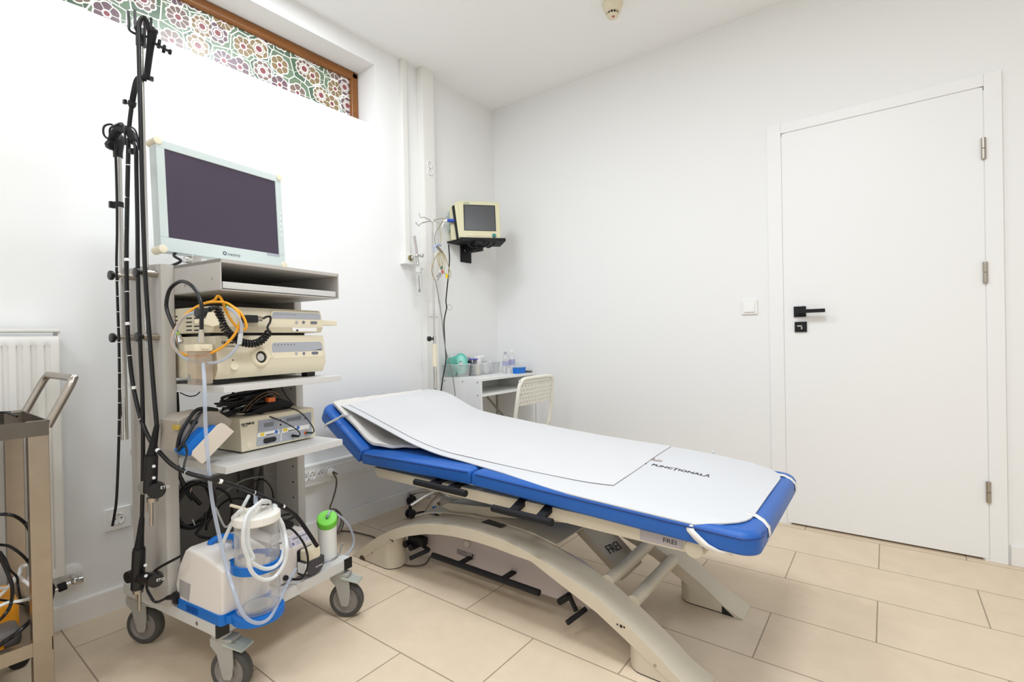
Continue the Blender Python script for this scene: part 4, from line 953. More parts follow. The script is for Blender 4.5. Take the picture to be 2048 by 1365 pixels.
# umbilical of this scope, over the pole head and down to its plug
um = [qA(297, 60, -.09), qA(285, 38, -.105), qA(278, 50), qA(276, 120), qA(278, 250), qA(279, 400), qA(280, 500), qA(282, 640), qA(285, 800), qA(285, 920), qA(284, 1030)]
um = [qA(297, 60, -.09), qA(291, 36, -.10), qA(278, 50), qA(278.5, 130), qA(281.5, 250), qA(285, 400), qA(291, 560), qA(301, 700), qA(309, 800), qA(314, 855)]
obj('umbilical_cable', TB().tube(um, .0058, 12), RUBBER, t)
def lplug(t, top, b0, b1, dcs, pins, a, rb):
    T0, B0, B1 = qA(*top, a), qA(*b0, a), qA(*b1, a)
    obj('strain_relief', TB().tube([T0, T0.lerp(B0, .6), B0], lambda s: .0062+.0065*s, 14), MATTEB, t)
    obj('plug_body', TB().cyl(B0, B0.lerp(B1, .06), rb*.93, rb*.93).cyl(B0.lerp(B1, .04), B1, rb, rb*1.03, n=22, bev=.002), BLACK, t)
    for px, py, da, r, m_, L_ in dcs:
        q = qA(px, py, a+da); d_ = (V((.75, -.6 if da < 0 else -.35, .05))).normalized()
        ax = V((.9, -.42, .0)).normalized() if px > b1[0] else V((.15, -1, 0)).normalized()
        obj('plug_head', TB().cyl(q-ax*L_*.6, q+ax*L_*.4, r, n=26, bev=.003), m_, t)
    q0 = qA(*pins[0], a); q1 = qA(*pins[1], a); obj('guide_pin', TB().cyl(q0, q1, .0045), STEEL, t)
    q0 = qA(*pins[2], a); q1 = qA(*pins[3], a); obj('guide_pin', TB().cyl(q0, q1, .0028), STEEL, t)
lplug(t, (314, 850), (303, 910), (300, 985), [(288, 976, -.004, .0195, clear('smoked_clear', '#a9a49c', .5), .016), (313, 981, .004, .0225, BLACK, .03)], [(303, 1005), (303, 1052), (294, 1005), (294, 1026)], -.118, .0165)
q = qA(305, 998, -.118); obj('pin_collar', TB().lathe([(0, -.008), (.014, -.008), (.015, .004), (0, .004)], q, n=22), STEEL, t)
for py in (934, 957): q = qA(308, py, -.134); obj('port_stub', TB().cyl(q, q+V((.012, -.006, .004)), .0042), CHROME, t)
q = qA(318, 978, -.13); text('ETO', .011, frame(TM @ (q+V((.020, -.006, .003))), TM.to_3x3() @ V((.42, .9, 0)), (0, 0, 1)), PLAST, t)
# scope on the shorter pole
t = thing('endoscope', 'black endoscope on the shorter pole, its marked tube hanging straight to the socket', 'endoscope', Tw(.18, -.12, .6))
aB = -.122
h0, h1 = qA(236, 262, -.115), qA(262, 282, -.112)
obj('control_body', TB().tube([qA(222, 292, -.12), qA(228, 272, -.12), qA(240, 258, -.118), qA(258, 264, -.116), qA(270, 285, -.112)], lambda s: .0125-.002*abs(s-.5), 14), MATTEB, t)
obj('angulation_knob', TB().cyl(qA(219, 290, -.125), qA(227, 292, -.125), .014, n=8, bev=.002), MATTEB, t)
obj('hook_wire', TB().tube([qA(220, 278, -.13), qA(220, 258, -.13), qA(232, 250, -.13), qA(244, 247, -.13), qA(249, 262, -.13), qA(250, 290, -.13)], .0028, 8), BLACK, t)
obj('hook_wire', TB().tube([qA(262, 254, -.12), qA(270, 260, -.12), qA(275, 275, -.12), qA(276, 300, -.12)], .0026, 8), BLACK, t)
obj('valve_button', TB().cyl(qA(262, 303, -.12), qA(268, 303, -.118), .009, n=16, bev=.002), BLACK, t)
um = [qA(268, 282, -.115), qA(272, 300, -.12), qA(273, 350), qA(275, 450), qA(276, 560), qA(280, 680), qA(285, 800), qA(286, 920), qA(284, 1040)]
obj('umbilical_cable', TB().tube(um, .0055, 12), RUBBER, t)
it = [qA(230, 288, aB), qA(232, 330, aB), qA(234, 400, aB), qA(234, 470, aB), qA(233, 530, aB), qA(235, 600, aB), qA(238, 690, aB), qA(239, 780, aB), qA(238, 870, aB), qA(235, 960, aB), qA(232, 1010, aB), qA(225, 1052, aB)]
obj('insertion_tube', TB().tube(it, lambda s: .0038 if s > .45 else .0032+.0006*s, 10), RUBBER, t)
for px, py, big in ((233.5, 534, 0), (235, 562, 0), (236.5, 593, 0), (237, 624, 0), (237.5, 655, 0), (238.5, 685, 0), (239, 716, 0), (239, 746, 0), (239, 778, 0), (239, 806, 1), (239, 840, 0), (238, 872, 0), (236.5, 902, 0), (235.5, 931, 1), (234, 964, 0)):
    q, q2 = qA(px, py-2, aB), qA(px, py+2, aB); d = (q2-q).normalized(); c_ = (q+q2)/2
    obj('depth_mark', TB().cyl(c_-d*.0009, c_+d*.0009, .0041, n=12), WHT, t)
lplug(t, (284, 1036), (278, 1097), (275, 1178), [(262, 1153, -.006, .0175, BLACK, .03), (311, 1160, .012, .0195, BLACK, .03)], [(279, 1180), (279, 1222), (273, 1180), (273, 1200)], -.122, .0165)
a_, b_ = qA(268, 1155, -.122), qA(304, 1158, -.114); obj('plug_bridge', TB().cyl(a_, b_, .0165, n=20, bev=.003), BLACK, t)
q = qA(276, 1182, -.122); obj('pin_collar', TB().lathe([(0, -.006), (.013, -.006), (.014, .004), (0, .004)], q, n=22), STEEL, t)
for px, py in ((292, 1131), (293, 1152)): q = qA(px, py, -.135); obj('port_stub', TB().cyl(q, q+V((.010, -.006, .004)), .0042), CHROME, t)
q = qA(313, 1158, -.125); text('ETO', .010, frame(TM @ (q+V((.020, -.010, .0))), TM.to_3x3() @ V((.42, .9, 0)), (0, 0, 1)), PLAST, t)
# ------------------------------------------------------------------ treatment couch
YN, YF = -1.575, -.87
t = BED = thing('treatment_couch', 'blue upholstered treatment couch on two beige arched legs', 'examination couch', (1.15, -1.25, 0))
def cushion(name, c4, crown=.008, bev=.024, seg=4, rc=.0):
    """upholstered block; c4 = xz corners bottom-left, bottom-right, top-right, top-left"""
    b = bmesh.new(); bmesh.ops.create_cube(b, size=1)
    L_ = (V(c4[1])-V(c4[0])).length; T_ = (V(c4[3])-V(c4[0])).length; W_ = YF-YN
    for v in b.verts: v.co = V((v.co.x*L_, v.co.y*W_, v.co.z*T_))
    if rc:
        ve = [e for e in b.edges if abs(e.verts[0].co.x-e.verts[1].co.x) < 1e-6 and abs(e.verts[0].co.y-e.verts[1].co.y) < 1e-6 and (e.verts[0].co.x > 0) == (rc > 0)]
        bmesh.ops.bevel(b, geom=ve, offset=abs(rc), segments=8, profile=.5, affect='EDGES')
    hz = [e for e in b.edges if abs(e.verts[0].co.z-e.verts[1].co.z) < 1e-6]
    bmesh.ops.bevel(b, geom=[e for e in hz if e.verts[0].co.z > 0], offset=bev, segments=seg, profile=.5, affect='EDGES', clamp_overlap=True)
    hz = [e for e in b.edges if abs(e.verts[0].co.z+T_/2) < 1e-5 and abs(e.verts[1].co.z+T_/2) < 1e-5]
    bmesh.ops.bevel(b, geom=hz, offset=.008, segments=2, profile=.5, affect='EDGES', clamp_overlap=True)
    vs = []
    for v in b.verts:
        u, w_, z = v.co.x/L_+.5, v.co.y/W_, v.co.z/T_+.5
        cr_ = crown*max(0, 1-(2*w_)**2)*max(0, z)*4*u*(1-u)
        bl, brr_, tr2, tl2 = [V(c) for c in c4]
        p = (bl*(1-u)+brr_*u)*(1-z)+(tl2*(1-u)+tr2*u)*z
        v.co = V((p.x, (YN+YF)/2+v.co.y, p.y+cr_))
    m = MB(); m.bm(b); o = obj(name, m, BLUEL, t, sharp=60)
    # welt seam along the near and far upper edges
    bl, brr_, tr2, tl2 = [V(c) for c in c4]; k = .62
    a = bl.lerp(tl2, k+.12); c_ = brr_.lerp(tr2, k+.12); d = (c_-a).normalized()
    r_ = abs(rc) if rc else 0.014
    pts = []
    e0, e1 = (.014 if rc >= 0 else r_), (.014 if rc <= 0 else r_)
    for s_, yy in ((1, YN-.0005), (1, YF+.0005)):
        pass
    a2, c2 = a+d*e0, c_-d*e1
    obj('piping', MB().tube([(a2.x, YN+.0006, a2.y), (c2.x, YN+.0006, c2.y)], .0022, 6, smooth=False), BLUED, o)
    obj('piping', MB().tube([(a2.x, YF-.0006, a2.y), (c2.x, YF-.0006, c2.y)], .0022, 6, smooth=False), BLUED, o)
    return o
hc_ = cushion('head_cushion', [(.122, .638), (.448, .452), (.482, .514), (.156, .700)], rc=-.06)
md_ = cushion('middle_cushion', [(.478, .450), (1.122, .461), (1.122, .522), (.478, .510)])
mn_ = cushion('foot_cushion', [(1.130, .460), (2.082, .428), (2.084, .488), (1.130, .520)], rc=.055, bev=.028)
# foot end seam
o = obj('piping', MB().tube([(2.0855-.055+.055*math.sin(a), YN+.055-.055*math.cos(a), .4745-.0) for a in [PI/2*i/8 for i in range(9)]]+[(2.0845, YN+.10, .4735)], .0022, 6), BLUED, mn_)
# frame below
m = MB()
for y in (-1.54, -.92): pass
def rail(y0, y1):
    m = MB(); m.prism([(.52, .418), (.545, .395), (1.92, .392), (1.945, .400), (1.955, .414), (1.945, .428), (1.92, .436), (.52, .436)], y0, y1, 'xz', bev=.004); return obj('side_rail', m, COUCHB, t)
rn = rail(-1.545, -1.505); rail(-.94, -.90)
obj('rail_end_cap', MB().cyl((1.918, -1.558, .412), (1.918, -1.544, .412), .025, n=28, bev=.003), COUCHB, rn)
obj('badge', MB().box(1.76, 1.885, -1.5462, -1.5452, .399, .428), mat('badge_grey', '#b1abad', .4), rn)
text('FREI', .018, frame((1.828, -1.5463, .408), (1, 0, 0), (0, 0, 1)), INK, rn, sx=1.25)
for x in (.56, 1.12, 1.90): obj('cross_member', MB().box(x-.02, x+.02, -1.505, -.94, .402, .434, .003), COUCHB, t)
obj('head_hinge', MB().box(.46, .60, -1.50, -1.46, .434, .452, .003).box(.46, .60, -.99, -.95, .434, .452, .003), MATTEB, t)
m = MB()
for y in (-1.45, -1.0): m.box(.62, 1.12, y-.015, y+.015, .436, .452)
for y in (-1.45, -1.0): m.prism([(1.13, .436), (1.95, .424), (1.95, .436), (1.13, .458)], y-.015, y+.015, 'xz')
obj('cushion_support', m, MATTEB, t)
# black grab handles on the near side
for q0, q1, arms in (((830, 967), (932, 985), (.93, 1.03)), ((985, 1017), (1105, 1046), (1.33, 1.44))):
    a, c_ = onY(*q0, -1.605), onY(*q1, -1.605); z = (a.z+c_.z)/2
    g_ = obj('grab_handle', MB().cyl((a.x, -1.605, z), (c_.x, -1.605, z), .0125, n=20, bev=.002), MATTEB, t)
    for x in arms: obj('handle_arm', MB().prism([(-1.603, z+.004), (-1.50, .450), (-1.50, .430), (-1.603, z-.008)], x-.016, x+.016, 'yz'), MATTEB, g_)
# arched legs
up = [(704, 1114), (722, 1098), (743.5, 1082), (760, 1072), (781.5, 1061.6), (805, 1054), (830, 1050), (857, 1048), (880, 1049), (912, 1053), (946, 1060), (1012, 1083), (1060, 1108), (1095, 1129), (1131, 1152), (1193, 1195), (1250, 1247), (1310, 1307), (1362, 1365)]
lo = [(1246, 1276), (1193, 1226), (1131, 1178), (1061, 1123), (1029, 1112), (985, 1095), (946, 1083), (908, 1074), (880, 1070), (850, 1069), (817, 1073), (797, 1078), (776.5, 1085), (748.6, 1099)]
YA = -1.55
U_ = [onY(*p, YA) for p in up]; L_ = [onY(*p, YA) for p in lo]
up2 = [(p.x, p.z) for p in U_]; lo2 = [(p.x, p.z) for p in L_]
up2[0] = (up2[0][0], .001)
x_e = up2[-1][0]; up2 = [p for p in up2 if p[1] > .0005]
up2.append((1.935, .001))
# thickness at the right foot end
poly = up2+[(1.868, .001)]+lo2+[(.428, .001)]
arc = poly
def arch(y0, y1):
    a = obj('arch_leg', MB().prism(arc, y0, y1, 'xz'), COUCHB, t, sharp=30)
    yc = (y0+y1)/2; w_ = (y1-y0)/2-.0015
    for x0, x1, side in ((.445, .632, 1), (1.705, 1.87, -1)):
        xr = x1 if side > 0 else x0
        pts = []
        for k in range(13):
            an = -PI/2+PI*k/12; pts.append((xr-side*(w_*.9)+side*w_*.9*math.cos(an), yc+w_*math.sin(an)))
        xe = x0 if side > 0 else x1
        pts = [(xe, yc+w_)]+([(p[0], p[1]) for p in pts[::-1]])+[(xe, yc-w_)]
        b = MB(); ztop = lambda x: max(.02, min(.20, (math.interp(x) if 0 else 1)))
        b.prism(pts, .004, .02, 'xy')
        # upright block whose top follows the arch underside
        n = len(pts); vs = [(p[0], p[1], .004) for p in pts]
        def under(x):
            U2 = sorted(arc[:len(up2)]); best = 0
            for (xa, za), (xb, zb_) in zip(U2, U2[1:]):
                if xa <= x <= xb: best = za+(zb_-za)*(x-xa)/max(1e-6, xb-xa)
            return max(.006, best-.028)
        vs += [(p[0], p[1], under(p[0])) for p in pts]
        fs = [list(range(n))[::-1], [n+i for i in range(n)]]+[[i, (i+1) % n, n+(i+1) % n, n+i] for i in range(n)]
        b = MB().add(vs, fs)
        obj('foot', b, COUCHB, a)
        obj('floor_glide', MB().prism([(x_*.985+(x0+x1)/2*.015, yc+(y_-yc)*.97) for x_, y_ in pts], .0003, .0045, 'xy'), BLACK, a)
        if y0 < -1.4:
            xs = 1.80 if side < 0 else .50
            obj('screw', MB().cyl((xs, y0-.0012, .045 if side < 0 else .05), (xs, y0+.002, .045 if side < 0 else .05), .0045, n=12), STEEL, a)
    return a
an_ = arch(-1.55, -1.437); af_ = arch(-1.079, -.966)
for x, zz in ((.640, .138), (1.695, .125)):
    p = MB().prism([(x-.020, zz-.010), (x+.022, zz-.014 if x > 1 else zz-.004), (x+.022, zz+.006), (x-.020, zz+.012)], -1.5505, -1.545, 'xz'); b = obj('lug', p, COUCHB, an_)
    for d in (-.010, .002, .012): obj('lug_hole', MB().cyl((x+d, -1.5515, zz+(.0 if d > 0 else .003)), (x+d, -1.549, zz), .003 if abs(d) > .005 else .0048, n=12), BLACK, b)
obj('gap_shade_tear_patch', MB().prism([(1.864, .001), (1.864, .030), (1.905, .001)], -1.0798, -1.075, 'xz'), BLACK, af_)  # flush black triangle painting the shade of a recess at the arch end
obj('gap_shade_tear_patch', MB().prism([(.405, .002), (.418, .020), (.436, .022), (.446, .008), (.446, .002)], -1.5508, -1.545, 'xz'), mat('torn_dark', '#4a3c30', .7), an_)  # torn dark spot at the near left foot
# cross tubes between the arches
for x, z in ((1.60, .188), (1.688, .146)): obj('cross_tube', MB().cyl((x, -1.44, z), (x, -1.07, z), .021, n=24), COUCHB, t)
# centre cover between the arches and the upright cover behind the near arch
cv = [(.66, .215), (.75, .247), (.85, .268), (1.0, .286), (1.15, .290), (1.30, .282), (1.40, .262)]
rows = [[(x, y, z) for x, z in cv] for y in (-1.437, -1.30, -1.2, -1.079)]
cvr = obj('base_cover', MB().sheet(rows, .004), COUCHB, t)
def zc(x, y): return (780+x/6.024, 960+y/6.024)
P = [onZ(*zc(*p), .2885) for p in [(1100, 512), (1190, 480), (1405, 548), (1335, 578)]]
obj('cover_slot', MB().prism([(p.x, p.y) for p in P], .288, .2895, 'xy'), BLACK, cvr)
mcv = obj('motor_cover', MB().prism([(1.30, .286), (1.345, .300), (1.575, .115), (1.555, .098)], -1.245, -1.09, 'xz', bev=.002), COUCHB, t)
mfr = frame((1.503, -1.222, .1755), V((.10, 1, -.08)), V((-.78, 0, .63)))
text('FREI', .050, mfr, INK, mcv, sx=1.0)
sp_ = [(.64, .05), (1.50, .062), (1.63, .085), (1.63, .15), (1.50, .222), (1.30, .262), (1.10, .272), (.90, .252), (.70, .205), (.64, .18)]
lc = obj('side_cover', MB().prism(sp_, -1.425, -1.415, 'xz'), mat('cover_lilac_grey', '#b9afae', .5), t)
q = onY(*zc(935, 765), -1.426); obj('round_knob', MB().sphere((q.x, -1.43, q.z), (.017, .014, .017)), GREYM, lc)
P = [onY(*zc(*p), -1.4255) for p in [(805, 825), (1028, 905), (1022, 970), (800, 890)]]
lb_ = obj('label_plate', MB().prism([(p.x, p.z) for p in P], -1.4262, -1.425, 'xz'), mat('label_lilac', '#a79d9f', .5), lc)
for k in range(3):
    p0, p1 = onY(*zc(812, 845+k*20), -1.4265), onY(*zc(930, 882+k*24), -1.4265); obj('label_line', MB().cyl(p0, p1, .0012, n=6), INK, lb_)
p0, p1 = onY(*zc(995, 962), -1.4266), onY(*zc(995, 905), -1.4266)
obj('arrow_mark', MB().prism([(p0.x-.0014, p0.z), (p0.x+.0014, p0.z), (p0.x+.0014, p1.z-.006), (p0.x+.006, p1.z-.006), (p0.x, p1.z+.004), (p0.x-.006, p1.z-.006), (p0.x-.0014, p1.z-.006)], -1.4268, -1.426, 'xz'), INK, lb_)
# foot control bar and pedals
fbz = .106
fbar = obj('foot_bar', MB().cyl((.835, -1.50, fbz), (1.368, -1.50, fbz), .0115, n=20, bev=.002), MATTEB, t)
for x in (.98, 1.20): obj('bar_bracket', MB().box(x-.012, x+.012, -1.50, -1.42, fbz-.004, fbz+.004, .001), MATTEB, fbar)
def zq(x, y): return (680+x/3.938, 960+y/3.938)
pd = MB(); q = onY(*zq(600, 500), -1.46)
pd.box(q.x-.045, q.x+.05, -1.47, -1.435, q.z-.004, q.z+.030, .006)
pd.cyl((q.x-.04, -1.49, q.z-.006), (q.x-.04, -1.44, q.z-.006), .014).cyl((q.x-.005, -1.49, q.z-.012), (q.x-.005, -1.44, q.z-.012), .014)
pe = onY(*zq(550, 622), -1.52); p1 = onY(*zq(700, 555), -1.46)
pd.cyl(pe, p1, .009, n=14); pd.cyl(p1, (q.x+.02, -1.455, q.z), .008)
obj('foot_pedal', pd, MATTEB, t)
def zr_(x, y): return (1060+x/4.2, 1040+y/4.2)
pd = MB(); a, b_, c_, d_ = onY(*zr_(250, 690), -1.46), onY(*zr_(330, 640), -1.47), onY(*zr_(390, 770), -1.48), onY(*zr_(310, 870), -1.53)
e_ = onY(*zr_(470, 750), -1.46)
pd.cyl(a, b_, .012, n=12).tube([b_, b_.lerp(c_, .5), c_], .008, 8).cyl(d_, e_, .0085, n=14)
obj('foot_pedal', pd, MATTEB, t)
# lifting linkage
for y in (-1.40, -1.12):
    obj('lift_arm', MB().prism([(.80, .276), (.84, .30), (1.80, .402), (1.80, .378), (1.30, .320), (.90, .262)], y-.012, y+.012, 'xz', bev=.003), COUCHB, t)
a, c_ = onY(*zc(880, 315), -1.20), onY(*zc(1240, 390), -1.20)
ac = obj('actuator', MB().cyl(a, c_, .022, n=20, bev=.002), mat('actuator_taupe', '#7d736b', .45), t)
q = onY(*zc(640, 270), -1.20)
obj('actuator_clevis', MB().cyl(q, a, .030, .026, n=16, bev=.003), COUCHB, ac)
obj('pivot_pin', MB().cyl((q.x, -1.245, q.z), (q.x, -1.225, q.z), .009, n=14), STEEL, ac)
obj('actuator_clevis', MB().box(c_.x-.01, c_.x+.04, -1.225, -1.175, c_.z-.022, c_.z+.018, .004), COUCHB, ac)
obj('pivot_pin', MB().cyl((c_.x+.008, -1.232, c_.z), (c_.x+.008, -1.222, c_.z), .010, n=14), STEEL, ac)
P = [onY(*zc(*p), -1.10) for p in [(530, 310), (560, 345), (700, 320), (520, 420)]]
obj('blue_pedal', MB().prism([(p.x, p.z) for p in P], -1.11, -1.06, 'xz', bev=.002), BLUEP, t)
P = [onY(*zc(*p), -1.115) for p in [(550, 250), (600, 215), (615, 240), (590, 340), (560, 345), (575, 280), (535, 320), (520, 310)]]
obj('pedal_lever', MB().prism([(p.x, p.z) for p in P], -1.12, -1.105, 'xz', bev=.001), PLAST, t)
obj('motor_cable', MB().tube([onY(*zc(*p), -1.33) for p in [(1440, 420), (1550, 480), (1660, 520), (1800, 520), (1900, 500)]], .004, 8), BLACK, t)
obj('motor_cable', MB().tube([onY(*zc(*p), -1.44) for p in [(820, 30), (880, 60), (930, 100), (970, 135)]], .004, 8), BLACK, t)

# ------------------------------------------------------------------ bedding
def lerp(L_, x):
    if x <= L_[0][0]: return L_[0][1]
    for (a, b), (c_, d) in zip(L_, L_[1:]):
        if x <= c_: return b+(d-b)*(x-a)/(c_-a)
    return L_[-1][1]
def smooth(L_, x, h=.05): return sum(lerp(L_, x+k*h) for k in (-1, -.5, 0, .5, 1))/5
ZN = [(.16, .700), (.24, .689), (.40, .648), (.546, .610), (.742, .558), (.90, .532), (1.12, .5235), (1.35, .518), (1.55, .512), (1.79, .504), (1.95, .498), (2.05, .494)]
ZF = [(.16, .705), (.22, .704), (.36, .688), (.45, .650), (.55, .612), (.70, .592), (.87, .577), (1.0, .566), (1.29, .545), (1.62, .535), (1.80, .522), (1.95, .506), (2.05, .493)]
def top(x, y):
    s_ = (y+1.56)/(.66); s_ = max(0, min(1, s_)); s_ = s_*s_*(3-2*s_)*.35+s_*.65
    return smooth(ZN, x)*(1-s_)+smooth(ZF, x)*s_
def patch(name, x0, x1, ny, fy, zoff, th, m_, label, cat_, nx=70, nyy=26, right=None, drop=None, wr=0., rcor=.0, left=None):
    rows = []
    for j in range(nyy+1):
        w_ = j/nyy; row = []
        for i in range(nx+1):
            u = i/nx
            xa, xb = x0, x1
            if right: xb = right(w_)
            if left: xa = left(w_)
            x = xa+(xb-xa)*u; y = ny(x)*(1-w_)+fy(x)*w_
            z = top(x, y)+zoff+wr*(math.sin(x*9+y*7)*math.sin(y*11-x*3))
            if drop: z -= drop(x, y, w_)
            row.append((x, y, z))
        rows.append(row)
    return tag(obj(name, MB().sheet(rows, th), m_, sharp=50), label, cat_)
nyp = lambda x: -1.515-.054*(lambda q: q*q*(3-2*q))(max(0, min(1, (x-.85)/.75)))
rc_ = .12
def rgt(w_):
    d = min(w_, 1-w_)*.66
    return 2.045-(rc_-math.sqrt(max(0, rc_**2-(rc_-d)**2)) if d < rc_ else 0)
nyp2 = lambda x: nyp(x)
tk = thing('printed_couch_cover', 'white couch cover with rounded end, dark lettering and elastic straps on the blue couch', 'couch cover', (1.6, -1.25, .50))
def into(o, parent, name=None):
    """hang a freshly built mesh under a thing"""
    off = V(o.location)-V(parent.location); o.parent = parent; o.location = off
    for k in ('label', 'category'):
        if k in o: del o[k]
    return o
into(patch('cover_sheet', .172, 2.04, nyp, lambda x: -.885, .0, .0035, FABRIC, 'x', 'x', right=rgt, drop=lambda x, y, w_: .012*max(0, (-1.546-y)/.022), wr=.0012), tk)
def drape(o, off):
    b = V(root_of(o).location)
    for v in o.data.vertices:
        x, y = v.co.x+b.x, v.co.y+b.y; v.co.z = top(x, y)+.0012*math.sin(x*9+y*7)*math.sin(y*11-x*3)+off-b.z
drape(text('FUNCȚIONALĂ', .0285, frame((1.652, -1.182, .5), (1, .0, 0), (0, 1, 0)), INK, tk, sx=1.03, bold=.0006, depth=0), .0012)
drape(text('A', .0285, frame((1.616, -1.180, .5), (1, 0, 0), (0, 1, 0)), INK, tk, sx=1.03, depth=0), .0012)
drape(text('hin', .046, frame((1.622, -1.128, .5), (1, 0, 0), (0, 1, 0)), mat('faded_rust_print', '#9a7f74', .6), tk, sx=.8, shear=.35, depth=0), .0012)
def strap(pts, w_=.011):
    """flat elastic band along pts (point, width direction)"""
    m = MB(); vs = []; fs = []
    for p, d in pts: d = V(d).normalized(); vs += [V(p)-d*w_/2, V(p)+d*w_/2]
    n = len(pts); nv = []
    for i in range(n-1): fs.append([2*i, 2*i+1, 2*i+3, 2*i+2])
    m.add(vs, fs); k = len(vs)
    o = obj('elastic_strap', m, mat('elastic_white', '#e9e6e2', .8), tk); s_ = o.modifiers.new('thickness', 'SOLIDIFY'); s_.thickness = .0016; s_.offset = 1; return o
# near corner strap twists over the side, two straps go round the foot end, one holds the head corner
strap([((1.905, -1.560, .4875), (1, -.2, 0)), ((1.918, -1.5785, .470), (1, 0, .3)), ((1.935, -1.579, .455), (.9, 0, .5)), ((1.955, -1.579, .440), (.9, 0, .45)), ((1.985, -1.578, .430), (.9, 0, .3)), ((2.01, -1.565, .4255), (1, 0, 0))], .021)
for yy, dy in ((-1.425, -.018), (-.955, .0)):
    strap([((2.026, yy, .494), (0, 1, 0)), ((2.050, yy+dy*.3, .4925), (0, 1, 0)), ((2.070, yy+dy*.6, .484), (0, 1, 0)), ((2.0835, yy+dy*.8, .470), (0, 1, 0)), ((2.086, yy+dy, .452), (0, 1, 0)), ((2.080, yy+dy, .436), (0, 1, 0)), ((2.06, yy+dy, .4275), (0, 1, 0))], .023)
h0, h1 = onY(676, 835, -1.5775), onY(652, 850, -1.5785)
strap([((h0.x+.03, -1.53, h0.z+.010), (.5, .5, -.5)), ((h0.x+.008, -1.566, h0.z+.004), (.6, 0, .8)), ((h0.x, -1.5785, h0.z-.006), (.6, 0, .8)), ((h1.x, -1.5795, h1.z), (.6, 0, .8)), ((h1.x-.012, -1.572, h1.z-.012), (.6, 0, .8))], .020)
obj('edge_loop', MB().sphere((1.79, -.882, .530), (.006, .006, .006)), FABRIC, tk)
# quilted fleece pad under it at the head end
def padz(x):
    L_ = [(.19, .700), (.44, .5565), (.50, .532), (.58, .5235), (.80, .5305), (.86, .530)]
    return smooth(L_, x, .02)
rows = []
for j in range(30):
    w_ = j/29; row = []
    for i in range(40):
        u = i/39; x = .20+(.80-.20)*u
        edge = -1.535 if x < .5 else -1.535+(x-.5)**1.6*1.1
        y = edge*(1-w_)+(-.96)*w_; z = padz(x)+.012+.004*math.sin(y*60+x*5)*math.sin(x*30)+.006*min(1, w_*10)
        row.append((x, y, z))
    rows.append(row)
tag(obj('quilted_pad', MB().sheet(rows, .012), QUILT, sharp=60), 'fleecy quilted pad showing beneath the white sheets at the head of the couch', 'pad')
# paper sheet on top
def rgt2(w_): return 1.635-.010*w_
pp = patch('paper_sheet', .225, 1.63, lambda x: -1.478 if x < 1.5 else -1.478+.02*((x-1.5)/.13)**2, lambda x: -.888, .0032, .0010, PAPER, 'long white paper sheet spread over the printed cover of the couch', 'paper sheet', right=rgt2, wr=.0016)
# ------------------------------------------------------------------ far corner: bracket monitor, drip stand, oxygen outlet
def zm(x, y): return (820+x/8.533, 380+y/8.533)
# wall bracket with tray
t = thing('monitor_bracket', 'black wall bracket with tray holding the small cream monitor', 'wall bracket', (0, -.34, 1.53))
obj('wall_plate', MB().box(0, .012, -.398, -.292, 1.532, 1.66, .004), MATTEB, t)
obj('arm', MB().box(.01, .14, -.37, -.31, 1.60, 1.645, .006).cyl((.13, -.36, 1.60), (.13, -.36, 1.652), .035, n=20, bev=.004).prism([(.10, -.40), (.24, -.50), (.26, -.46), (.14, -.32)], 1.625, 1.652, 'xy', bev=.004), MATTEB, t)
ZT = 1.655
fl, fr_, = onZ(919, 478, ZT), onZ(1011, 480, ZT)
rv = V((fr_.x-fl.x, fr_.y-fl.y, 0)); wT = rv.length; rv.normalize(); fv = V((-rv.y, rv.x, 0))
if fv.dot(CAM-fl) < 0: fv = -fv
MMx = Matrix((rv, -fv, (0, 0, 1))).transposed().to_4x4(); MMx.translation = V((fl.x, fl.y, 0))   # x along front, y = backwards
dp = .20
bl_ = MMx.inverted() @ onZ(884, 487, ZT-.005)
m = MB(MMx); m.prism([(0, -.004), (wT, -.004), (wT, dp), (.02, dp+.01), (bl_.x, bl_.y)], ZT-.010, ZT, 'xy', bev=.002); m.box(0, wT, -.008, -.002, ZT-.012, ZT+.010, .002)
obj('tray', m, MATTEB, t)
m = MB(MMx)
for k, (x, w_) in enumerate(((.06, .03), (.11, .045), (.17, .025))):
    m.tube([(x, .02, ZT-.012), (x+.005, .03, ZT-.035-.01*k % .02), (x+w_, .045, ZT-.045), (x+w_+.03, .06, ZT-.03), (x+w_+.05, .05, ZT-.012)], .005, 8)
obj('cable_bunch', m, BLACK, t)
obj('cable_loop', MB().tube([onZ(*zm(*p), 1.60) for p in [(930, 1030), (960, 1090), (1000, 1080)]], .003, 6), STEEL, t)
# patient monitor
t = thing('patient_monitor', 'small cream patient monitor with teal knob on the black wall bracket', 'monitor', tuple(MMx @ V((wT/2, .09, ZT))))
tl_, tr2 = .0, .0
sc_ = (fl-CAM).dot(FWD)/FPX
h_ = 78*sc_*1.02; x0, x1 = .0, wT-.030
lean = .040
prof = [(.004, ZT+.0005), (.155, ZT+.0005), (.155, ZT+h_-.018), (.125, ZT+h_), (lean, ZT+h_), (lean-.006, ZT+h_-.006)]
m = MB(MMx); b_ = []
vs = [(x0-.004, y, z) for y, z in prof]; m.prism([(y, z) for y, z in prof], x0-.004, x1, 'yz', bev=.006)
obj('housing', m, mat('aged_cream', '#d9d3b0', .45), t)
SL = Matrix.Translation((0, .004, ZT)) @ Matrix.Rotation(-math.atan2(lean-.006-.004, h_-.006), 4, 'X')
MF = lambda: MB(MMx @ SL)
Wd = x1-x0; 
def u_(px): return x0+Wd*(px-850)/(1565-850)
obj('front_bezel', MF().box(x0, x1-.002, -.006, .002, .004, h_-.010, .004), MATS['aged_cream'], t)
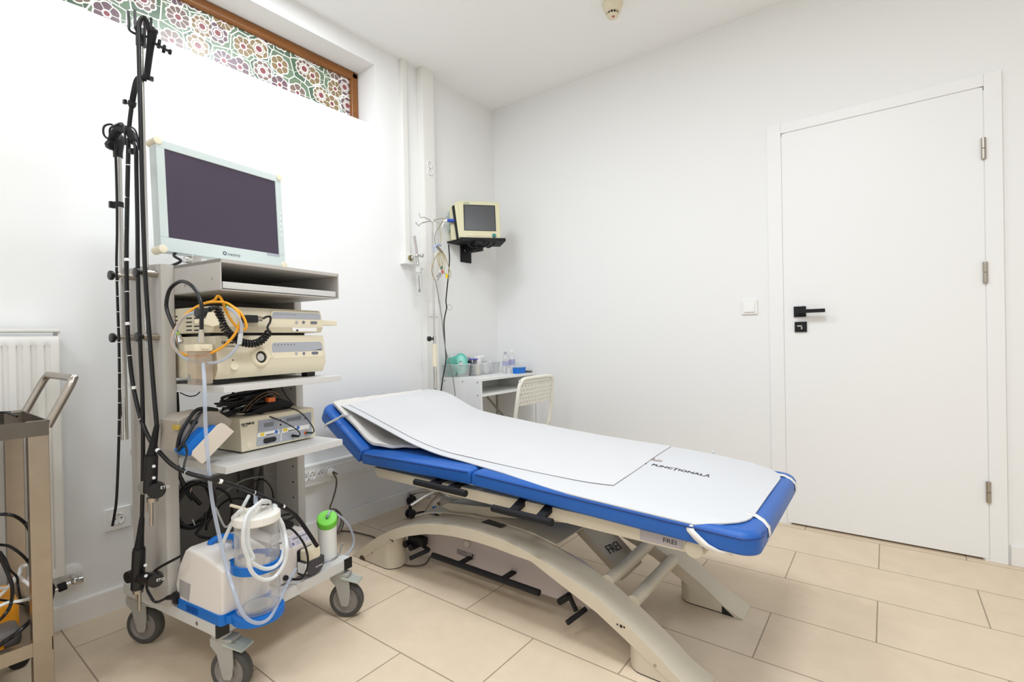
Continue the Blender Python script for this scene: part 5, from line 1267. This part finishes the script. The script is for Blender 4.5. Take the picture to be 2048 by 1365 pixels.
obj('cheek', MF().prism([(x0+.001, .004), (x0-.004, .004), (x0-.026, h_-.03), (x0-.016, h_-.010), (x0+.001, h_-.010)], -.004, .05, 'xz', bev=.002), MATS['aged_cream'], t)
obj('side_stripe', MF().prism([(x0-.004, .002), (x0-.016, .002), (x0-.040, h_-.035), (x0-.026, h_-.028)], .004, .05, 'xz', bev=.001), MATTEB, t)
obj('module_rack', MF().prism([(x0+.005, .004), (x0-.050, .004), (x0-.056, h_-.06), (x0-.045, h_-.030), (x0-.026, h_-.012), (x0+.005, h_-.012)], .03, .12, 'xz', bev=.003), MATS['aged_cream'], t)
obj('module_face', MF().box(x0-.057, x0-.052, .045, .105, h_*.30, h_*.80, .001), mat('grey_green', '#a7b7a8', .5), t)
sx0, sx1, sz0, sz1 = x0+Wd*.115, x1-Wd*.115, h_*.215, h_*.900
obj('screen_border', MF().box(sx0, sx1, -.0075, -.004, sz0, sz1, .001), BLACK, t)
obj('screen', MF().box(sx0+.008, sx1-.006, -.0082, -.005, sz0+.004, sz1-.006), SCRN2, t)
for k in range(7): obj('button', MF().lathe([(0, 0), (.0075, 0), (.0072, .004), (0, .0048)], (x0+Wd*(.20+.085*k), -.006, h_*.10), (0, -1, 0), n=18), BEIGE2, t)
obj('knob', MF().lathe([(0, 0), (.013, 0), (.0125, .010), (.010, .013), (0, .013)], (x0+Wd*.83, -.006, h_*.095), (0, -1, 0), n=24), mat('teal_knob', '#1d7f80', .4), t)
text('SIEMENS', .011, frame(MMx @ SL @ V((x0+Wd*.12, -.0064, h_*.925)), rv, (MMx @ SL).to_3x3() @ V((0, 0, 1))), mat('teal_print', '#4f8f86', .5), t)
q0 = MMx @ V((x0-.028, .03, ZT+h_*.48)); q1 = onY(*zm(610, 525), q0.y-.02)
obj('blue_plug', MB().cyl(q0, q0-rv*.048+fv*.0, .011, n=14, bev=.002), mat('royal_blue_plug', '#2a52b8', .4), t)
obj('white_plug', MB().cyl(q0-rv*.048, q0-rv*.080-V((0, 0, .010)), .010, .006, n=12), PLAST, t)
# dark power lead hanging from the tray
pts = [(897, 489), (899, 520), (896, 560), (892, 600), (893, 617), (888, 645), (890, 690), (892, 720), (886, 755), (881, 790)]
tag(obj('power_lead', MB().tube([onX(px, py, .20-.008*i) for i, (px, py) in enumerate(pts)], .0038, 8), BLACK), 'thin black lead hanging from the monitor tray down beside the desk', 'cable')
tag(obj('wire_ring', MB().tube([onX(*p, .155) for p in [(895, 612), (899, 610), (903, 613), (903, 618), (899, 621), (895, 617)]], .0012, 6, closed=True), STEEL), 'tiny wire ring on the black lead halfway down the wall', 'wire tie')
pts = [(871, 560), (878, 600), (884, 640), (888, 680), (895, 715), (904, 745), (910, 790), (908, 815)]
tag(obj('grey_lead', MB().tube([onX(px, py, .20) for i, (px, py) in enumerate(pts)], .003, 8), GREYC), 'thin grey lead hanging right of the drip stand pole past the clear bin', 'cable')

# drip stand
ix, iy = .194, -.845
t = thing('drip_stand', 'chrome drip stand on five castors behind the couch', 'drip stand', (ix, iy, 0))
obj('upper_pole', MB().cyl((ix, iy, .95), (ix, iy, onX(864, 438, ix).z), .0065, n=16), CHROME, t)
zk = onX(868, 678, ix).z
obj('lower_pole', MB().cyl((ix, iy, .085), (ix, iy, zk-.075), .0125, n=20).cyl((ix, iy, zk-.03), (ix, iy, zk+.016), .0115, n=20), CHROME, t)
obj('sleeve', MB().cyl((ix, iy, zk-.165), (ix, iy, zk-.03), .0135, n=20), BEIGE2, t)
obj('clamp_knob', MB().cyl((ix, iy, zk), (ix-.006, iy-.030, zk), .006).cyl((ix-.005, iy-.026, zk), (ix-.009, iy-.044, zk), .015, n=16, bev=.003), BLACK, t)
zh = onX(864, 440, ix).z-.01
def hook(px):
    P = [onX(*zm(*p), xx) for p, xx in px]
    obj('hook', MB().tube([(ix, iy, zh)]+P, .0032, 8, smooth=False), CHROME, t)
hook([((340, 515), .19), ((235, 465), .18), ((185, 482), .177), ((150, 400), .175)])
hook([((330, 535), .205), ((205, 562), .235), ((145, 615), .245), ((95, 550), .25)])
hook([((400, 525), .205), ((500, 580), .225), ((540, 632), .23), ((572, 568), .235)])
hook([((420, 512), .19), ((540, 488), .17), ((590, 488), .165), ((640, 455), .16)])
hub = MB().lathe([(0, .075), (.026, .075), (.030, .085), (.030, .105), (.016, .125), (0, .125)], (ix, iy, 0), n=24); obj('hub', hub, CHROME, t)
for k in range(5):
    a = math.radians(-88-72*k); RL_ = .175 if k == 1 else .22; cx, cy = ix+RL_*math.cos(a), iy+RL_*math.sin(a)
    lg = obj('base_leg', MB().tube([(ix, iy, .095), (ix+.5*RL_*math.cos(a), iy+.5*RL_*math.sin(a), .088), (cx, cy, .066)], .011, 12), CHROME, t)
    d = V((-math.sin(a), math.cos(a), 0)); c0 = V((cx, cy, 0))
    obj('castor', MB().cyl(c0+d*.004+V((0, 0, .025)), c0+d*.020+V((0, 0, .025)), .0245, n=24, bev=.003).cyl(c0-d*.020+V((0, 0, .025)), c0-d*.004+V((0, 0, .025)), .0245, n=24, bev=.003).cyl(c0+V((0, 0, .03)), c0+V((0, 0, .068)), .010), BLACK, lg)
# beige sensor leads bundled on the stand
t = thing('sensor_leads', 'bundle of beige sensor leads with coloured clips hung from the drip stand', 'cable bundle', tuple(onX(885, 555, .19)))
def zo(x, y): return (780+x/8.529, 460+y/8.529)
ps = lambda *p: [onX(*zo(*q), .20) for q in p]
obj('hanging_lead', MB().tube([onX(*zm(*p), .19) for p in [(560, 520), (505, 620), (455, 700), (425, 800), (430, 920), (460, 960)]], .0024, 8), GREYC, t)
obj('hanging_lead', MB().tube([onX(*zm(*p), .19) for p in [(575, 540), (510, 620), (515, 720), (530, 840), (500, 930)]], .0026, 8), ECGC, t)
obj('velcro_strap', MB().tube(ps((870, 270), (820, 250), (760, 300), (750, 370)), .006, 8), mat('pale_blue_strap', '#a9b6d6', .6), t)
obj('trunk_plug', MB().cyl(*ps((805, 285), (890, 385)), .0085, .007, n=12), mat('taupe_plug', '#8b8478', .5), t)
for k, pp_ in enumerate([[(850, 370), (815, 480), (830, 580), (865, 650)], [(860, 370), (840, 470), (855, 600), (880, 640)], [(870, 375), (870, 480), (890, 600), (895, 690)], [(885, 380), (905, 480), (900, 600), (900, 680)], [(895, 375), (930, 500), (940, 600), (920, 700), (960, 780)], [(905, 380), (960, 520), (1005, 640), (1035, 760), (1010, 835), (985, 800), (1010, 700), (990, 600), (930, 420)], [(840, 385), (770, 480), (725, 600), (710, 700), (740, 800), (765, 850)]]):
    obj('lead', MB().tube(ps(*pp_), .0026, 8), ECGC if k != 6 else mat('olive_lead', '#a2946e', .5), t)
for p0, p1, c_, r in (((885, 630), (865, 670), '#1f5a50', .006), ((850, 695), (850, 720), '#f2f0ea', .006), ((885, 690), (905, 745), '#d8482f', .006), ((965, 750), (965, 825), '#f3cf1e', .0075)):
    a, c2 = ps(p0, p1); obj('clip', MB().cyl(a, c2, r, r*.8, n=12, bev=.001), mat('clip_'+c_[1:], c_, .45), t)
for p0, p1 in (((870, 740), (800, 810)), ((890, 750), (805, 860)), ((860, 735), (798, 800))): a, c2 = ps(p0, p1); obj('pin', MB().cyl(a, c2, .0028, n=8), GREYC, t)

# oxygen outlet with flowmeter and humidifier bottle
t = thing('gas_outlet_box', 'white box at the foot of the thin trunking holding the oxygen outlet', 'gas outlet', (0, -.88, 1.455))
obj('box', MB().box(.0, .052, -.932, -.842, 1.458, 1.522, .004), PLAST, t)
oc = onX(*zo(350, 480), .055)
obj('outlet_ring', MB().lathe([(.010, 0), (.0165, 0), (.0165, .012), (.012, .014), (.010, .012), (.010, 0)], (.05, oc.y, oc.z), (1, 0, 0), n=24), mat('brass_ring', '#9b8c60', .3, metal=.8), t)
t = thing('oxygen_flowmeter', 'chrome oxygen flowmeter with clear humidifier bottle on the gas outlet', 'flowmeter', tuple(onX(839, 590, .09)))
px_ = lambda x, y: onX(*zo(x, y), .095)
a = px_(450, 440); a2 = px_(545, 440)
obj('stem', MB().cyl((.06, oc.y, oc.z), (.095, a.y-.012, a.z-.002), .0065).sphere((.07, oc.y, oc.z), .010), CHROME, t)
obj('valve_body', MB().cyl(px_(450, 400), px_(478, 590), .0085, n=16).sphere(px_(455, 440), .015).cyl(px_(460, 440), px_(520, 445), .006).sphere(px_(475, 585), .010), CHROME, t)
obj('valve_knob', MB().sphere(px_(545, 440), (.012, .013, .013)), CHROME, t)
obj('flow_tube', MB().cyl(px_(458, 395), px_(415, 105), .0080, .0080, n=18), clear('flow_tube_clear', '#ddd6d4', .42), t)
obj('bottle_cap', MB().cyl(px_(485, 640), px_(490, 735), .0190, n=28, bev=.003).cyl(px_(520, 650), px_(565, 665), .005), mat('cap_grey_white', '#d6d5d3', .4), t)
b0, b1 = px_(490, 735), px_(505, 1115); L_ = (b1-b0).length
obj('bottle', MB().lathe([(.017, 0), (.020, .006), (.022, .02), (.0225, L_-.003), (.0205, L_), (0, L_), (0, L_-.002), (.0195, L_-.003), (.0205, .02), (.016, 0)], b0, b1-b0, n=32), CLEAR, t)
obj('dip_tube', MB().cyl(px_(490, 770), px_(505, 1060), .0032, n=10).cyl(px_(503, 1010), px_(505, 1065), .0062, n=12), mat('dip_grey', '#8c8a86', .5), t)

# ------------------------------------------------------------------ desk and chair
DW = mat('white_desk_laminate', '#eeeeec', .4, spec=.35)
t = thing('desk', 'small white laminate desk in the far corner behind the couch', 'desk', (.17, -.3, 0))
DXf, DYn, DYf, DT = .34, -.602, -.012, .75
obj('side_panel', MB().box(.004, DXf, DYn, DYn+.016, 0, DT-.016, .001), DW, t)
obj('side_panel', MB().box(.004, DXf, DYf-.016, DYf, 0, DT-.016, .001), DW, t)
obj('desk_top', MB().box(.004, DXf+.001, DYn, DYf, DT-.0165, DT, .001), DW, t)
obj('shelf', MB().box(.004, DXf-.002, DYn+.016, DYf-.016, .636, .652, .001), DW, t)
obj('shelf_back', MB().box(.004, .014, DYn+.016, DYf-.016, .652, DT-.016), DW, t)
for k, (x, z) in enumerate(((.315, .727), (.19, .727), (.03, .727), (.315, .645), (.03, .645))): obj('cam_screw', MB().cyl((x, DYn-.0008, z), (x, DYn+.001, z), .0045, n=14), mat('screw_grey', '#77756f', .5), t)
br = mat('brace_grey', '#8f8a82', .45)
a, c2 = onX(975, 795, .10), onX(1003, 828, .10); d = c2-a
obj('brace', MB().cyl(a, a+d*1.9, .008, n=8), br, t)
a = onX(994, 795, .10); obj('brace', MB().cyl((a.x, a.y, .636), (a.x, a.y, .25), .008, n=8), br, t)
# things on the desk
DZ_ = DT+.0005
def dpos(px, py, z=DT): return onZ(px, py, z)
def kx(p): return (p-CAM).dot(FWD)/FPX      # metres per photo pixel at a point
def crate(label, x0, x1, y0, y1, h, grp='clear bins on the desk'):
    t = thing('clear_bin', label, 'bin', ((x0+x1)/2, (y0+y1)/2, DT), grp)
    th = .0016
    m = MB(); f_ = .008
    bo, to = rrect(x0+f_, x1-f_, y0+f_, y1-f_, .012), rrect(x0, x1, y0, y1, .014); n = len(bo)
    vs = [(*p, DZ_) for p in bo]+[(*p, DZ_+h) for p in to]
    fs = [[i, (i+1) % n, n+(i+1) % n, n+i] for i in range(n)]+[list(range(n))[::-1]]; m.add(vs, fs)
    o = obj('walls', m, CLEAR, t); s_ = o.modifiers.new('thickness', 'SOLIDIFY'); s_.thickness = th
    obj('rim', MB().tube([(*p, DZ_+h) for p in to], .0024, 6, smooth=False, closed=True), CLEARM, t); return t
crate('clear bin at the near left end of the desk holding turquoise masks', .012, .14, -.600, -.462, .082)
crate('middle clear bin on the desk filled with grey and white packs', .012, .155, -.455, -.345, .075)
crate('clear bin nearest the tall bottles on the desk', .012, .135, -.338, -.135, .080)
TEAL = mat('teal_silicone', '#5fc0ae', .4, spec=.4); TEAL2 = mat('pale_teal', '#9adccd', .4)
t = thing('resuscitator_bag', 'turquoise resuscitator bag standing in the left bin on the desk', 'resuscitator', (.055, -.56, DT+.003))
obj('bag', MB().lathe([(0, .0), (.022, .004), (.034, .03), (.036, .075), (.030, .105), (.014, .125), (0, .128)], (.052, -.558, DT+.004), n=24), TEALP, t)
obj('valve', MB().cyl((.052, -.558, DT+.125), (.052, -.558, DT+.150), .013, n=16), CLEARM, t)
def mask(p, r1_, r2_, label, yaw):
    t = thing('face_mask', label, 'face mask', p, 'turquoise face masks in the left bin')
    M = Matrix.Translation(p) @ Matrix.Rotation(yaw, 4, 'Z') @ Matrix.Rotation(math.radians(80), 4, 'X')
    rg = [(r1_*math.cos(a), r2_*math.sin(a)*(1 if math.sin(a) < 0 else 1.12), .004*math.cos(2*a)) for a in [2*PI*i/20 for i in range(20)]]
    obj('cushion', MB(M).tube(rg, .009, 10, closed=True, sub=3), TEAL, t)
    vs = []; n = 20
    for k, (s_, z) in enumerate(((1, 0), (.8, .016), (.5, .028), (.28, .034))): vs += [(x*s_, y*s_, z) for x, y, _ in rg]
    obj('dome', MB(M).add(vs, [[k*n+i, k*n+(i+1) % n, (k+1)*n+(i+1) % n, (k+1)*n+i] for k in range(3) for i in range(n)]), TEAL2, t)
    obj('port', MB(M).cyl((0, 0, .030), (0, 0, .046), .011, n=18), CLEARM, t)
mask((.088, -.506, DT+.080), .038, .060, 'turquoise oval face mask leaning at the front of the left bin', math.radians(42))
mask((.050, -.520, DT+.072), .034, .050, 'turquoise face mask behind another in the left bin on the desk', math.radians(38))
# packs in the middle bins
def pouch(label, c, w_, d_, h, m_, rot=0, name='sterile_pack', cat_='pack', grp=None, tilt=0):
    M = Matrix.Translation(c) @ Matrix.Rotation(rot, 4, 'Z') @ Matrix.Rotation(tilt, 4, 'X')
    o = obj(name, MB(M).box(-w_/2, w_/2, -d_/2, d_/2, 0, h, min(w_, d_, h)*.3, 3), m_); tag(o, label, cat_, grp); return o
GP = mat('grey_foil', '#9d9ba0', .3, metal=.4, var=.25, vscale=60, bump=1., bscale=60); WP = mat('white_wrapper', '#edecee', .4, var=.06, vscale=50, bump=.8, bscale=60)
g_ = 'packs in the desk bins'
pouch('crumpled grey pack sticking out of the middle bin', (.06, -.405, DT+.004), .05, .06, .120, GP, .3, tilt=.15, grp=g_)
pouch('white pack at the right side of the middle bin', (.10, -.366, DT+.004), .05, .022, .100, WP, -.1, grp=g_)
pouch('grey folded pack low in the front of the middle bin', (.120, -.425, DT+.004), .03, .040, .055, mat('grey_pack', '#8e8d90', .5), 0, grp=g_)
pouch('cream card box standing in the front of the middle bin', (.128, -.388, DT+.004), .020, .028, .060, BEIGE2, 0, grp=g_)
pouch('blue wrapped pack lying across the middle bin', (.10, -.395, DT+.106), .05, .07, .008, mat('blue_wrapper', '#4f56b5', .4), .5, grp=g_)
pouch('small black cap shaped item between the masks and the packs', (.10, -.446, DT+.086), .045, .03, .016, BLACK, .2, name='black_item', cat_='item')
pouch('tall white pack rising at the left of the third bin', (.06, -.300, DT+.004), .05, .05, .125, WP, .3, grp=g_)
pouch('white syringe pack at the front of the third bin', (.105, -.270, DT+.004), .030, .045, .078, WP, 0, grp=g_)
pouch('grey streaked pack at the right of the third bin', (.08, -.195, DT+.004), .06, .06, .092, mat('misty_pack', '#d4d4d8', .3, var=.15, vscale=80), .2, grp=g_)
pouch('small white wrapper on top of the third bin', (.05, -.245, DT+.110), .045, .06, .020, WP, .5, grp=g_)
# bottles at the right end of the desk
def bottle(name, label, x, y, r, h, m_, neck, capm, cat_='bottle', grp=None, liquid=None):
    t = thing(name, label, cat_, (x, y, DT), grp)
    obj('bottle_body', MB().lathe([(0, 0), (r-.002, 0), (r, .003), (r, h*.72), (r*.75, h*.80), (neck, h*.86), (neck, h*.92), (0, h*.92)], (x, y, DZ_), n=24), m_, t)
    obj('cap', MB().lathe([(0, h), (neck+.001, h), (neck+.002, h*.995), (neck+.002, h*.89), (0, h*.89)], (x, y, DZ_), n=20), capm, t)
    return t
bottle('plastic_jar', 'white plastic jar just right of the clear bins on the desk', .150, -.113, .0165, .104, PLAST, .0145, PLAST, 'jar')
b_ = bottle('tall_bottle', 'tall clear bottle with grey cap left of the blue liquid', .205, -.172, .023, .152, CLEAR, .010, mat('grey_cap', '#b9b8bc', .4))
obj('label_band', MB().lathe([(.0233, .055), (.0233, .085)], (.205, -.172, DZ_), n=24), clear('pale_label', '#c9cbe6', .5), b_)
b_ = bottle('tall_bottle', 'tall clear bottle with white pointed cap behind the blue liquid', .205, -.098, .023, .165, CLEAR, .010, PLAST)
obj('label_band', MB().lathe([(.0233, .055), (.0233, .095)], (.205, -.098, DZ_), n=24), MATS['pale_label'], b_)
bottle('small_vial', 'low white vial at the foot of the tall bottles', .245, -.190, .012, .036, CLEARM, .009, PLAST, 'vial')
t = thing('blue_tub', 'bright blue tub of liquid at the front of the desk', 'tub', (.28, -.11, DT))
obj('tub', MB().prism(rrect(.250, .308, -.160, -.066, .014), DZ_, DZ_+.036, 'xy', bev=.003), mat('bright_blue_liquid', '#1573d6', .25, spec=.5), t)
obj('rim', MB().prism(rrect(.248, .310, -.162, -.064, .015), DZ_+.036, DZ_+.043, 'xy', bev=.002), clear('blue_rim', '#7fb3ee', .5), t)
pouch('small grey device lying right of the blue tub on the desk', (.295, -.036, DZ_), .06, .04, .014, mat('dark_taupe_case', '#6d6963', .5), .1, name='grey_device', cat_='device')
pouch('small white box behind the blue tub on the desk', (.215, -.042, DZ_), .03, .026, .042, PLAST, .2, name='white_box', cat_='box')

# chair: white perforated back, facing the desk
CW = mat('chair_white', '#ebe8dc', .4, spec=.4)
t = thing('chair', 'white folding style chair with perforated plastic back pulled up to the desk', 'chair', (.5, -.47, 0))
cx0 = .645; cyl_, cyr = -.672, -.292
M = Matrix.Translation((cx0, 0, .49)) @ Matrix.Rotation(math.radians(8), 4, 'Y')
bh = .275; yc = (cyl_+cyr)/2
out = rrect(cyl_+.012, cyr-.012, 0.02, bh, .045, n=8, corners=(0, 0, 1, 1))
# perforated plate: grid of bars between slots
b = bmesh.new()
rowsz = [.030, .068, .103, .138, .173, .208, .243]
m = MB(M)
def slotplate():
    m = MB(M); y0, y1 = cyl_+.030, cyr-.030
    zs = [.022]; hh = .0185; gp = .014
    z = .030; ncol = 11; pw = (y1-y0)/ncol
    zlo = .118
    m.box(-.004, .004, y0-.022, y0, zlo, bh-.05); m.box(-.004, .004, y1, y1+.022, zlo, bh-.05)
    r_ = 0; z = zlo; hh = .0135; gp = .0105
    while z < bh-.03:
        m.box(-.004, .004, y0-.004, y1+.004, z, z+gp, .0)
        z2_ = z+gp
        if z2_+hh < bh-.02:
            off = (pw*.5 if r_ % 2 else 0)
            for k in range(ncol+1):
                ya = y0+k*pw+off-pw*.23; yb = ya+pw*.46
                ya, yb = max(y0-.004, ya), min(y1+.004, yb)
                if yb > ya: m.box(-.004, .004, ya, yb, z2_, z2_+hh)
        z = z2_+hh; r_ += 1
    m.box(-.004, .004, y0-.02, y1+.02, bh-.030, bh-.004)
    return m
obj('backrest', slotplate(), CW, t)
obj('back_rim', MB(M).tube([(0, cyl_+.004, -.02), (0, cyl_+.006, .10), (0, cyl_+.014, bh-.055), (0, cyl_+.026, bh-.022), (0, cyl_+.058, bh-.002), (0, yc, bh), (0, cyr-.058, bh-.002), (0, cyr-.026, bh-.022), (0, cyr-.014, bh-.055), (0, cyr-.006, .10), (0, cyr-.004, -.02)], .0115, 12), CW, t)
obj('seat', MB().prism(rrect(.31, .66, cyl_+.02, cyr-.02, .04), .435, .452, 'xy', bev=.005), CW, t)
for y, s_ in ((cyl_+.004, 1), (cyr-.004, -1)):
    obj('leg', MB().tube([(cx0-.004, y, .50), (cx0-.02, y, .44), (.56, y+s_*.004, .36), (.43, y+s_*.006, .012)], .0105, 12), CW, t)
    obj('leg', MB().tube([(.40, y+s_*.016, .43), (.48, y+s_*.016, .36), (.72, y+s_*.012, .012)], .0095, 12), CW, t)
    for x in (.43, .72): obj('foot_cap', MB().cyl((x, y+s_*.009, .0005), (x, y+s_*.009, .018), .0125, n=14), BLACK, t)

# ------------------------------------------------------------------ steel cart at the left edge
CB = mat('cart_steel', '#a3988a', .3, metal=.9, var=.10, vscale=25)
CBD = mat('cart_steel_dark', '#6f6962', .25, metal=.9, var=.15, vscale=10)
t = thing('steel_cart', 'stainless steel cart with bent tube handle at the left edge', 'cart', (.345, -2.95, 0))
kx0, kx1, ky1, ky0, kt = .16, .535, -2.612, -3.30, .800
for x0, x1, y0, y1 in ((kx1-.030, kx1, ky1-.042, ky1), (kx0, kx0+.03, ky1-.042, ky1), (kx1-.030, kx1, ky0, ky0+.042), (kx0, kx0+.03, ky0, ky0+.042)):
    obj('post', MB().box(x0, x1, y0, y1, .055, kt-.001, .002), CB, t)
    cx, cy = (x0+x1)/2, (y0+y1)/2
    obj('castor', MB().cyl((cx-.012, cy, .0255), (cx+.012, cy, .0255), .025, n=24, bev=.003).box(cx-.016, cx+.016, cy-.012, cy+.012, .03, .056, .002), BLACK, t)
m = MB(); m.box(kx0+.003, kx1-.003, ky0+.003, ky1-.003, kt-.032, kt-.030)
m.box(kx0, kx1, ky1-.003, ky1+.000, kt-.040, kt); m.box(kx0, kx1, ky0, ky0+.003, kt-.040, kt); m.box(kx1-.0025, kx1+.0005, ky0, ky1, kt-.040, kt); m.box(kx0, kx0+.003, ky0, ky1, kt-.04, kt)
obj('top_tray', m, CBD, t)
lz = onX(62, 1289, kx1).z
m = MB(); m.box(kx0+.003, kx1-.003, ky0, ky1-.003, lz-.030, lz-.028); m.box(kx1-.028, kx1+.0, ky0, ky1-.042, lz-.036, lz); m.box(kx0, kx0+.003, ky0, ky1-.003, lz-.036, lz); m.box(kx0, kx1, ky1-.004, ky1-.001, lz-.036, lz)
obj('lower_shelf', m, CB, t)
obj('back_panel', MB().box(kx0+.006, kx0+.010, ky0+.04, ky1-.10, lz, kt-.04), CBD, t)
hA, hB = V((kx1-.02, ky1, kt-.02)), V((kx0+.02, ky1, kt-.02))
oA, oB = onZ(140, 768, .895), onZ(92, 764, .905)
obj('handle', MB().tube([hA, hA.lerp(V((hA.x, ky1+.055, .90)), .25), hA.lerp(V((hA.x, ky1+.055, .90)), .85), V((hA.x-.012, ky1+.058, .905)), V((hA.x-.04, ky1+.060, .908)), V((hB.x+.04, ky1+.060, .908)), V((hB.x+.012, ky1+.058, .905)), hB.lerp(V((hB.x, ky1+.055, .90)), .85), hB.lerp(V((hB.x, ky1+.055, .90)), .25), hB], .0105, 14, sub=4), STEEL, t)
tag(obj('thin_cable', MB().tube([(kx0+.05, ky1-.03, kt+.002), (kx0+.06, ky1-.09, kt+.006), (kx0+.10, ky1-.13, kt+.003), (kx0+.14, ky1-.24, kt-.012)], .003, 8).tube([(kx0+.06, ky1-.09, kt+.006), (kx0+.10, ky1-.05, kt+.007), (kx0+.15, ky1-.03, kt-.004)], .003, 8), RUBBER), 'thin black cable lying over the far rim of the steel cart tray', 'cable')
# power tool case and cables on the lower shelf
def zk_(x, y): return (x/3.545, 980+y/3.545)
t = thing('orange_device', 'orange and grey corded device on the lower shelf of the steel cart', 'device', (.36, -2.68, lz-.028))
obj('orange_body', MB().box(.22, .38, -2.82, -2.655, lz-.0275, lz+.075, .015, 3), mat('amber_plastic', '#e89a1c', .4), t)
obj('grey_cover', MB().box(.26, .46, -2.80, -2.662, lz-.0278, lz+.02, .015, 3), mat('dusty_grey', '#6e6b69', .6), t)
obj('orange_base', MB().box(.37, .49, -2.80, -2.70, lz-.0279, lz+.006, .010, 3), MATS['amber_plastic'], t)
q = onX(*zk_(85, 910), .475); obj('dark_button', MB().box(.44, .492, -2.742, -2.72, lz+.002, lz+.014, .004), BLACK, t)
def ccab(label, pts, x, r, m_=RUBBER):
    P = [onX(*zk_(*p), x+.004*i*(-1)**i) for i, p in enumerate(pts)]
    tag(obj('cable', MB().tube(P, r, 10), m_), label, 'cable')
ccab('thick black cable arching out of the steel cart at mid height', [(-40, 180), (10, 175), (100, 185), (180, 240), (215, 300)], .44, .0045)
ccab('black cable curving down through the lower part of the steel cart', [(-30, 390), (60, 400), (140, 450), (200, 510), (214, 540)], .42, .0038)
ccab('black cable looping steeply above the orange device', [(-20, 430), (40, 560), (85, 680), (80, 800), (40, 880), (-20, 940)], .49, .0042)
ccab('black cable crossing the front of the grey cover on the cart', [(-30, 1120), (60, 1060), (140, 1000), (216, 930)], .495, .0055)
ccab('thin black cable lying flat over the orange device', [(-20, 780), (60, 790), (150, 810), (214, 830)], .46, .003)
ccab('black cable hanging straight at the left edge of the cart', [(0, 440), (40, 500), (70, 570), (120, 620), (130, 700), (150, 790)], .45, .003)
ccab('pale cable bent in a hook behind the cart post', [(-20, 700), (60, 690), (130, 610), (150, 550), (190, 535), (215, 540)], .36, .0045, CLEARM)
ccab('white cable running over the orange device to the post', [(-20, 770), (60, 690), (120, 615), (160, 640), (214, 680)], .35, .0045, PLAST)
ccab('white flat cable lying along the shelf over the orange device', [(-10, 830), (60, 800), (140, 790), (214, 775)], .475, .0042, PLAST)
tag(obj('cable', MB().tube([onX(*zk_(*p), .50) for p in [(360, 660), (382, 690), (378, 740), (366, 790), (362, 820)]], .003, 8), RUBBER), 'short black cable end bulging out beside the cart post', 'cable')

# ------------------------------------------------------------------ mains lead from the trunking to the couch
t = thing('mains_lead', 'brown mains lead with white plug running from the low trunking to the couch', 'power lead', (.07, PLUGY, 0))
obj('plug', MB().lathe([(0, 0), (.019, 0), (.0195, .012), (.018, .030), (.010, .036), (.008, .050), (0, .050)], (.0545+.003, PLUGY, .332), (.95, .25, -.15), n=24), PLAST, t)
def ze(x, y): return (560+x/6.203, 860+y/6.203)
P = [V((.107, PLUGY+.012, .324))]+[onX(*ze(*p), x) for p, x in (((660, 530), .115), ((700, 620), .12), ((690, 740), .12), ((650, 880), .12), ((620, 980), .12), ((690, 990), .14), ((760, 1060), .15), ((785, 1150), .16), ((760, 1240), .165), ((690, 1310), .17), ((630, 1330), .165), ((680, 1200), .15), ((710, 1090), .14), ((690, 1010), .13), ((745, 1070), .135), ((755, 1170), .15), ((700, 1290), .16))]
P += [onZ(*ze(*p), .006) for p in [(760, 1258), (900, 1268), (1040, 1300), (1180, 1345)]]
P += [onZ(760, 1097, .006), onZ(800, 1128, .006), onZ(845, 1131, .006), onZ(862, 1112, .02), onZ(868, 1098, .05)]
for i, p in enumerate(P): P[i] = V((p.x, p.y, max(p.z, .0045)))
obj('cord', MB().tube(P, .004, 8), BROWN, t)
tag(obj('cable', MB().tube([onZ(*p, .006) for p in [(822, 1032), (835, 1026), (852, 1024), (868, 1028), (885, 1034)]], .005, 8), BLACK), 'short black cable on the floor beside the drip stand castors', 'cable')
tag(obj('thin_grey_cable', MB().tube([onY(*p, -1.0) for p in [(882, 985), (868, 998), (855, 1015), (846, 1032)]], .003, 8), GREYC), 'thin grey cable slanting to the floor beside the blue couch pedal', 'cable')
# ------------------------------------------------------------------ lamps
def lamp(x, y, w, l, e, col=(.93, .985, 1.05)):
    a = bpy.data.lights.new('ceiling_and_fill_lamp', 'AREA'); a.shape = 'RECTANGLE'; a.size = w; a.size_y = l; a.energy = e; a.color = col
    o = bpy.data.objects.new('ceiling_and_fill_lamp', a); C.objects.link(o); o.location = (x, y, H-.02); return o
lamp(.62, -1.75, .55, .55, 15.5)
lamp(2.1, -1.95, .55, .55, 25)
lamp(1.3, -3.6, .55, .55, 13)  # added fill behind the camera, no known fixture there
lamp(3.4, -3.4, .55, .55, 15)  # second added fill behind the camera, lifts walls and ceiling
wld = bpy.data.worlds.new('world'); S.world = wld; wld.use_nodes = True
wld.node_tree.nodes['Background'].inputs[0].default_value = (.9, .95, 1, 1); wld.node_tree.nodes['Background'].inputs[1].default_value = .3
S.view_settings.view_transform = 'Standard'; S.view_settings.look = 'None'; S.view_settings.exposure = .06; S.view_settings.gamma = 1; S.view_settings.use_curve_mapping = False
S.cycles.use_denoising = True; S.cycles.max_bounces = 10; S.cycles.transparent_max_bounces = 24; S.cycles.diffuse_bounces = 6
S.cycles.sample_clamp_indirect = 8
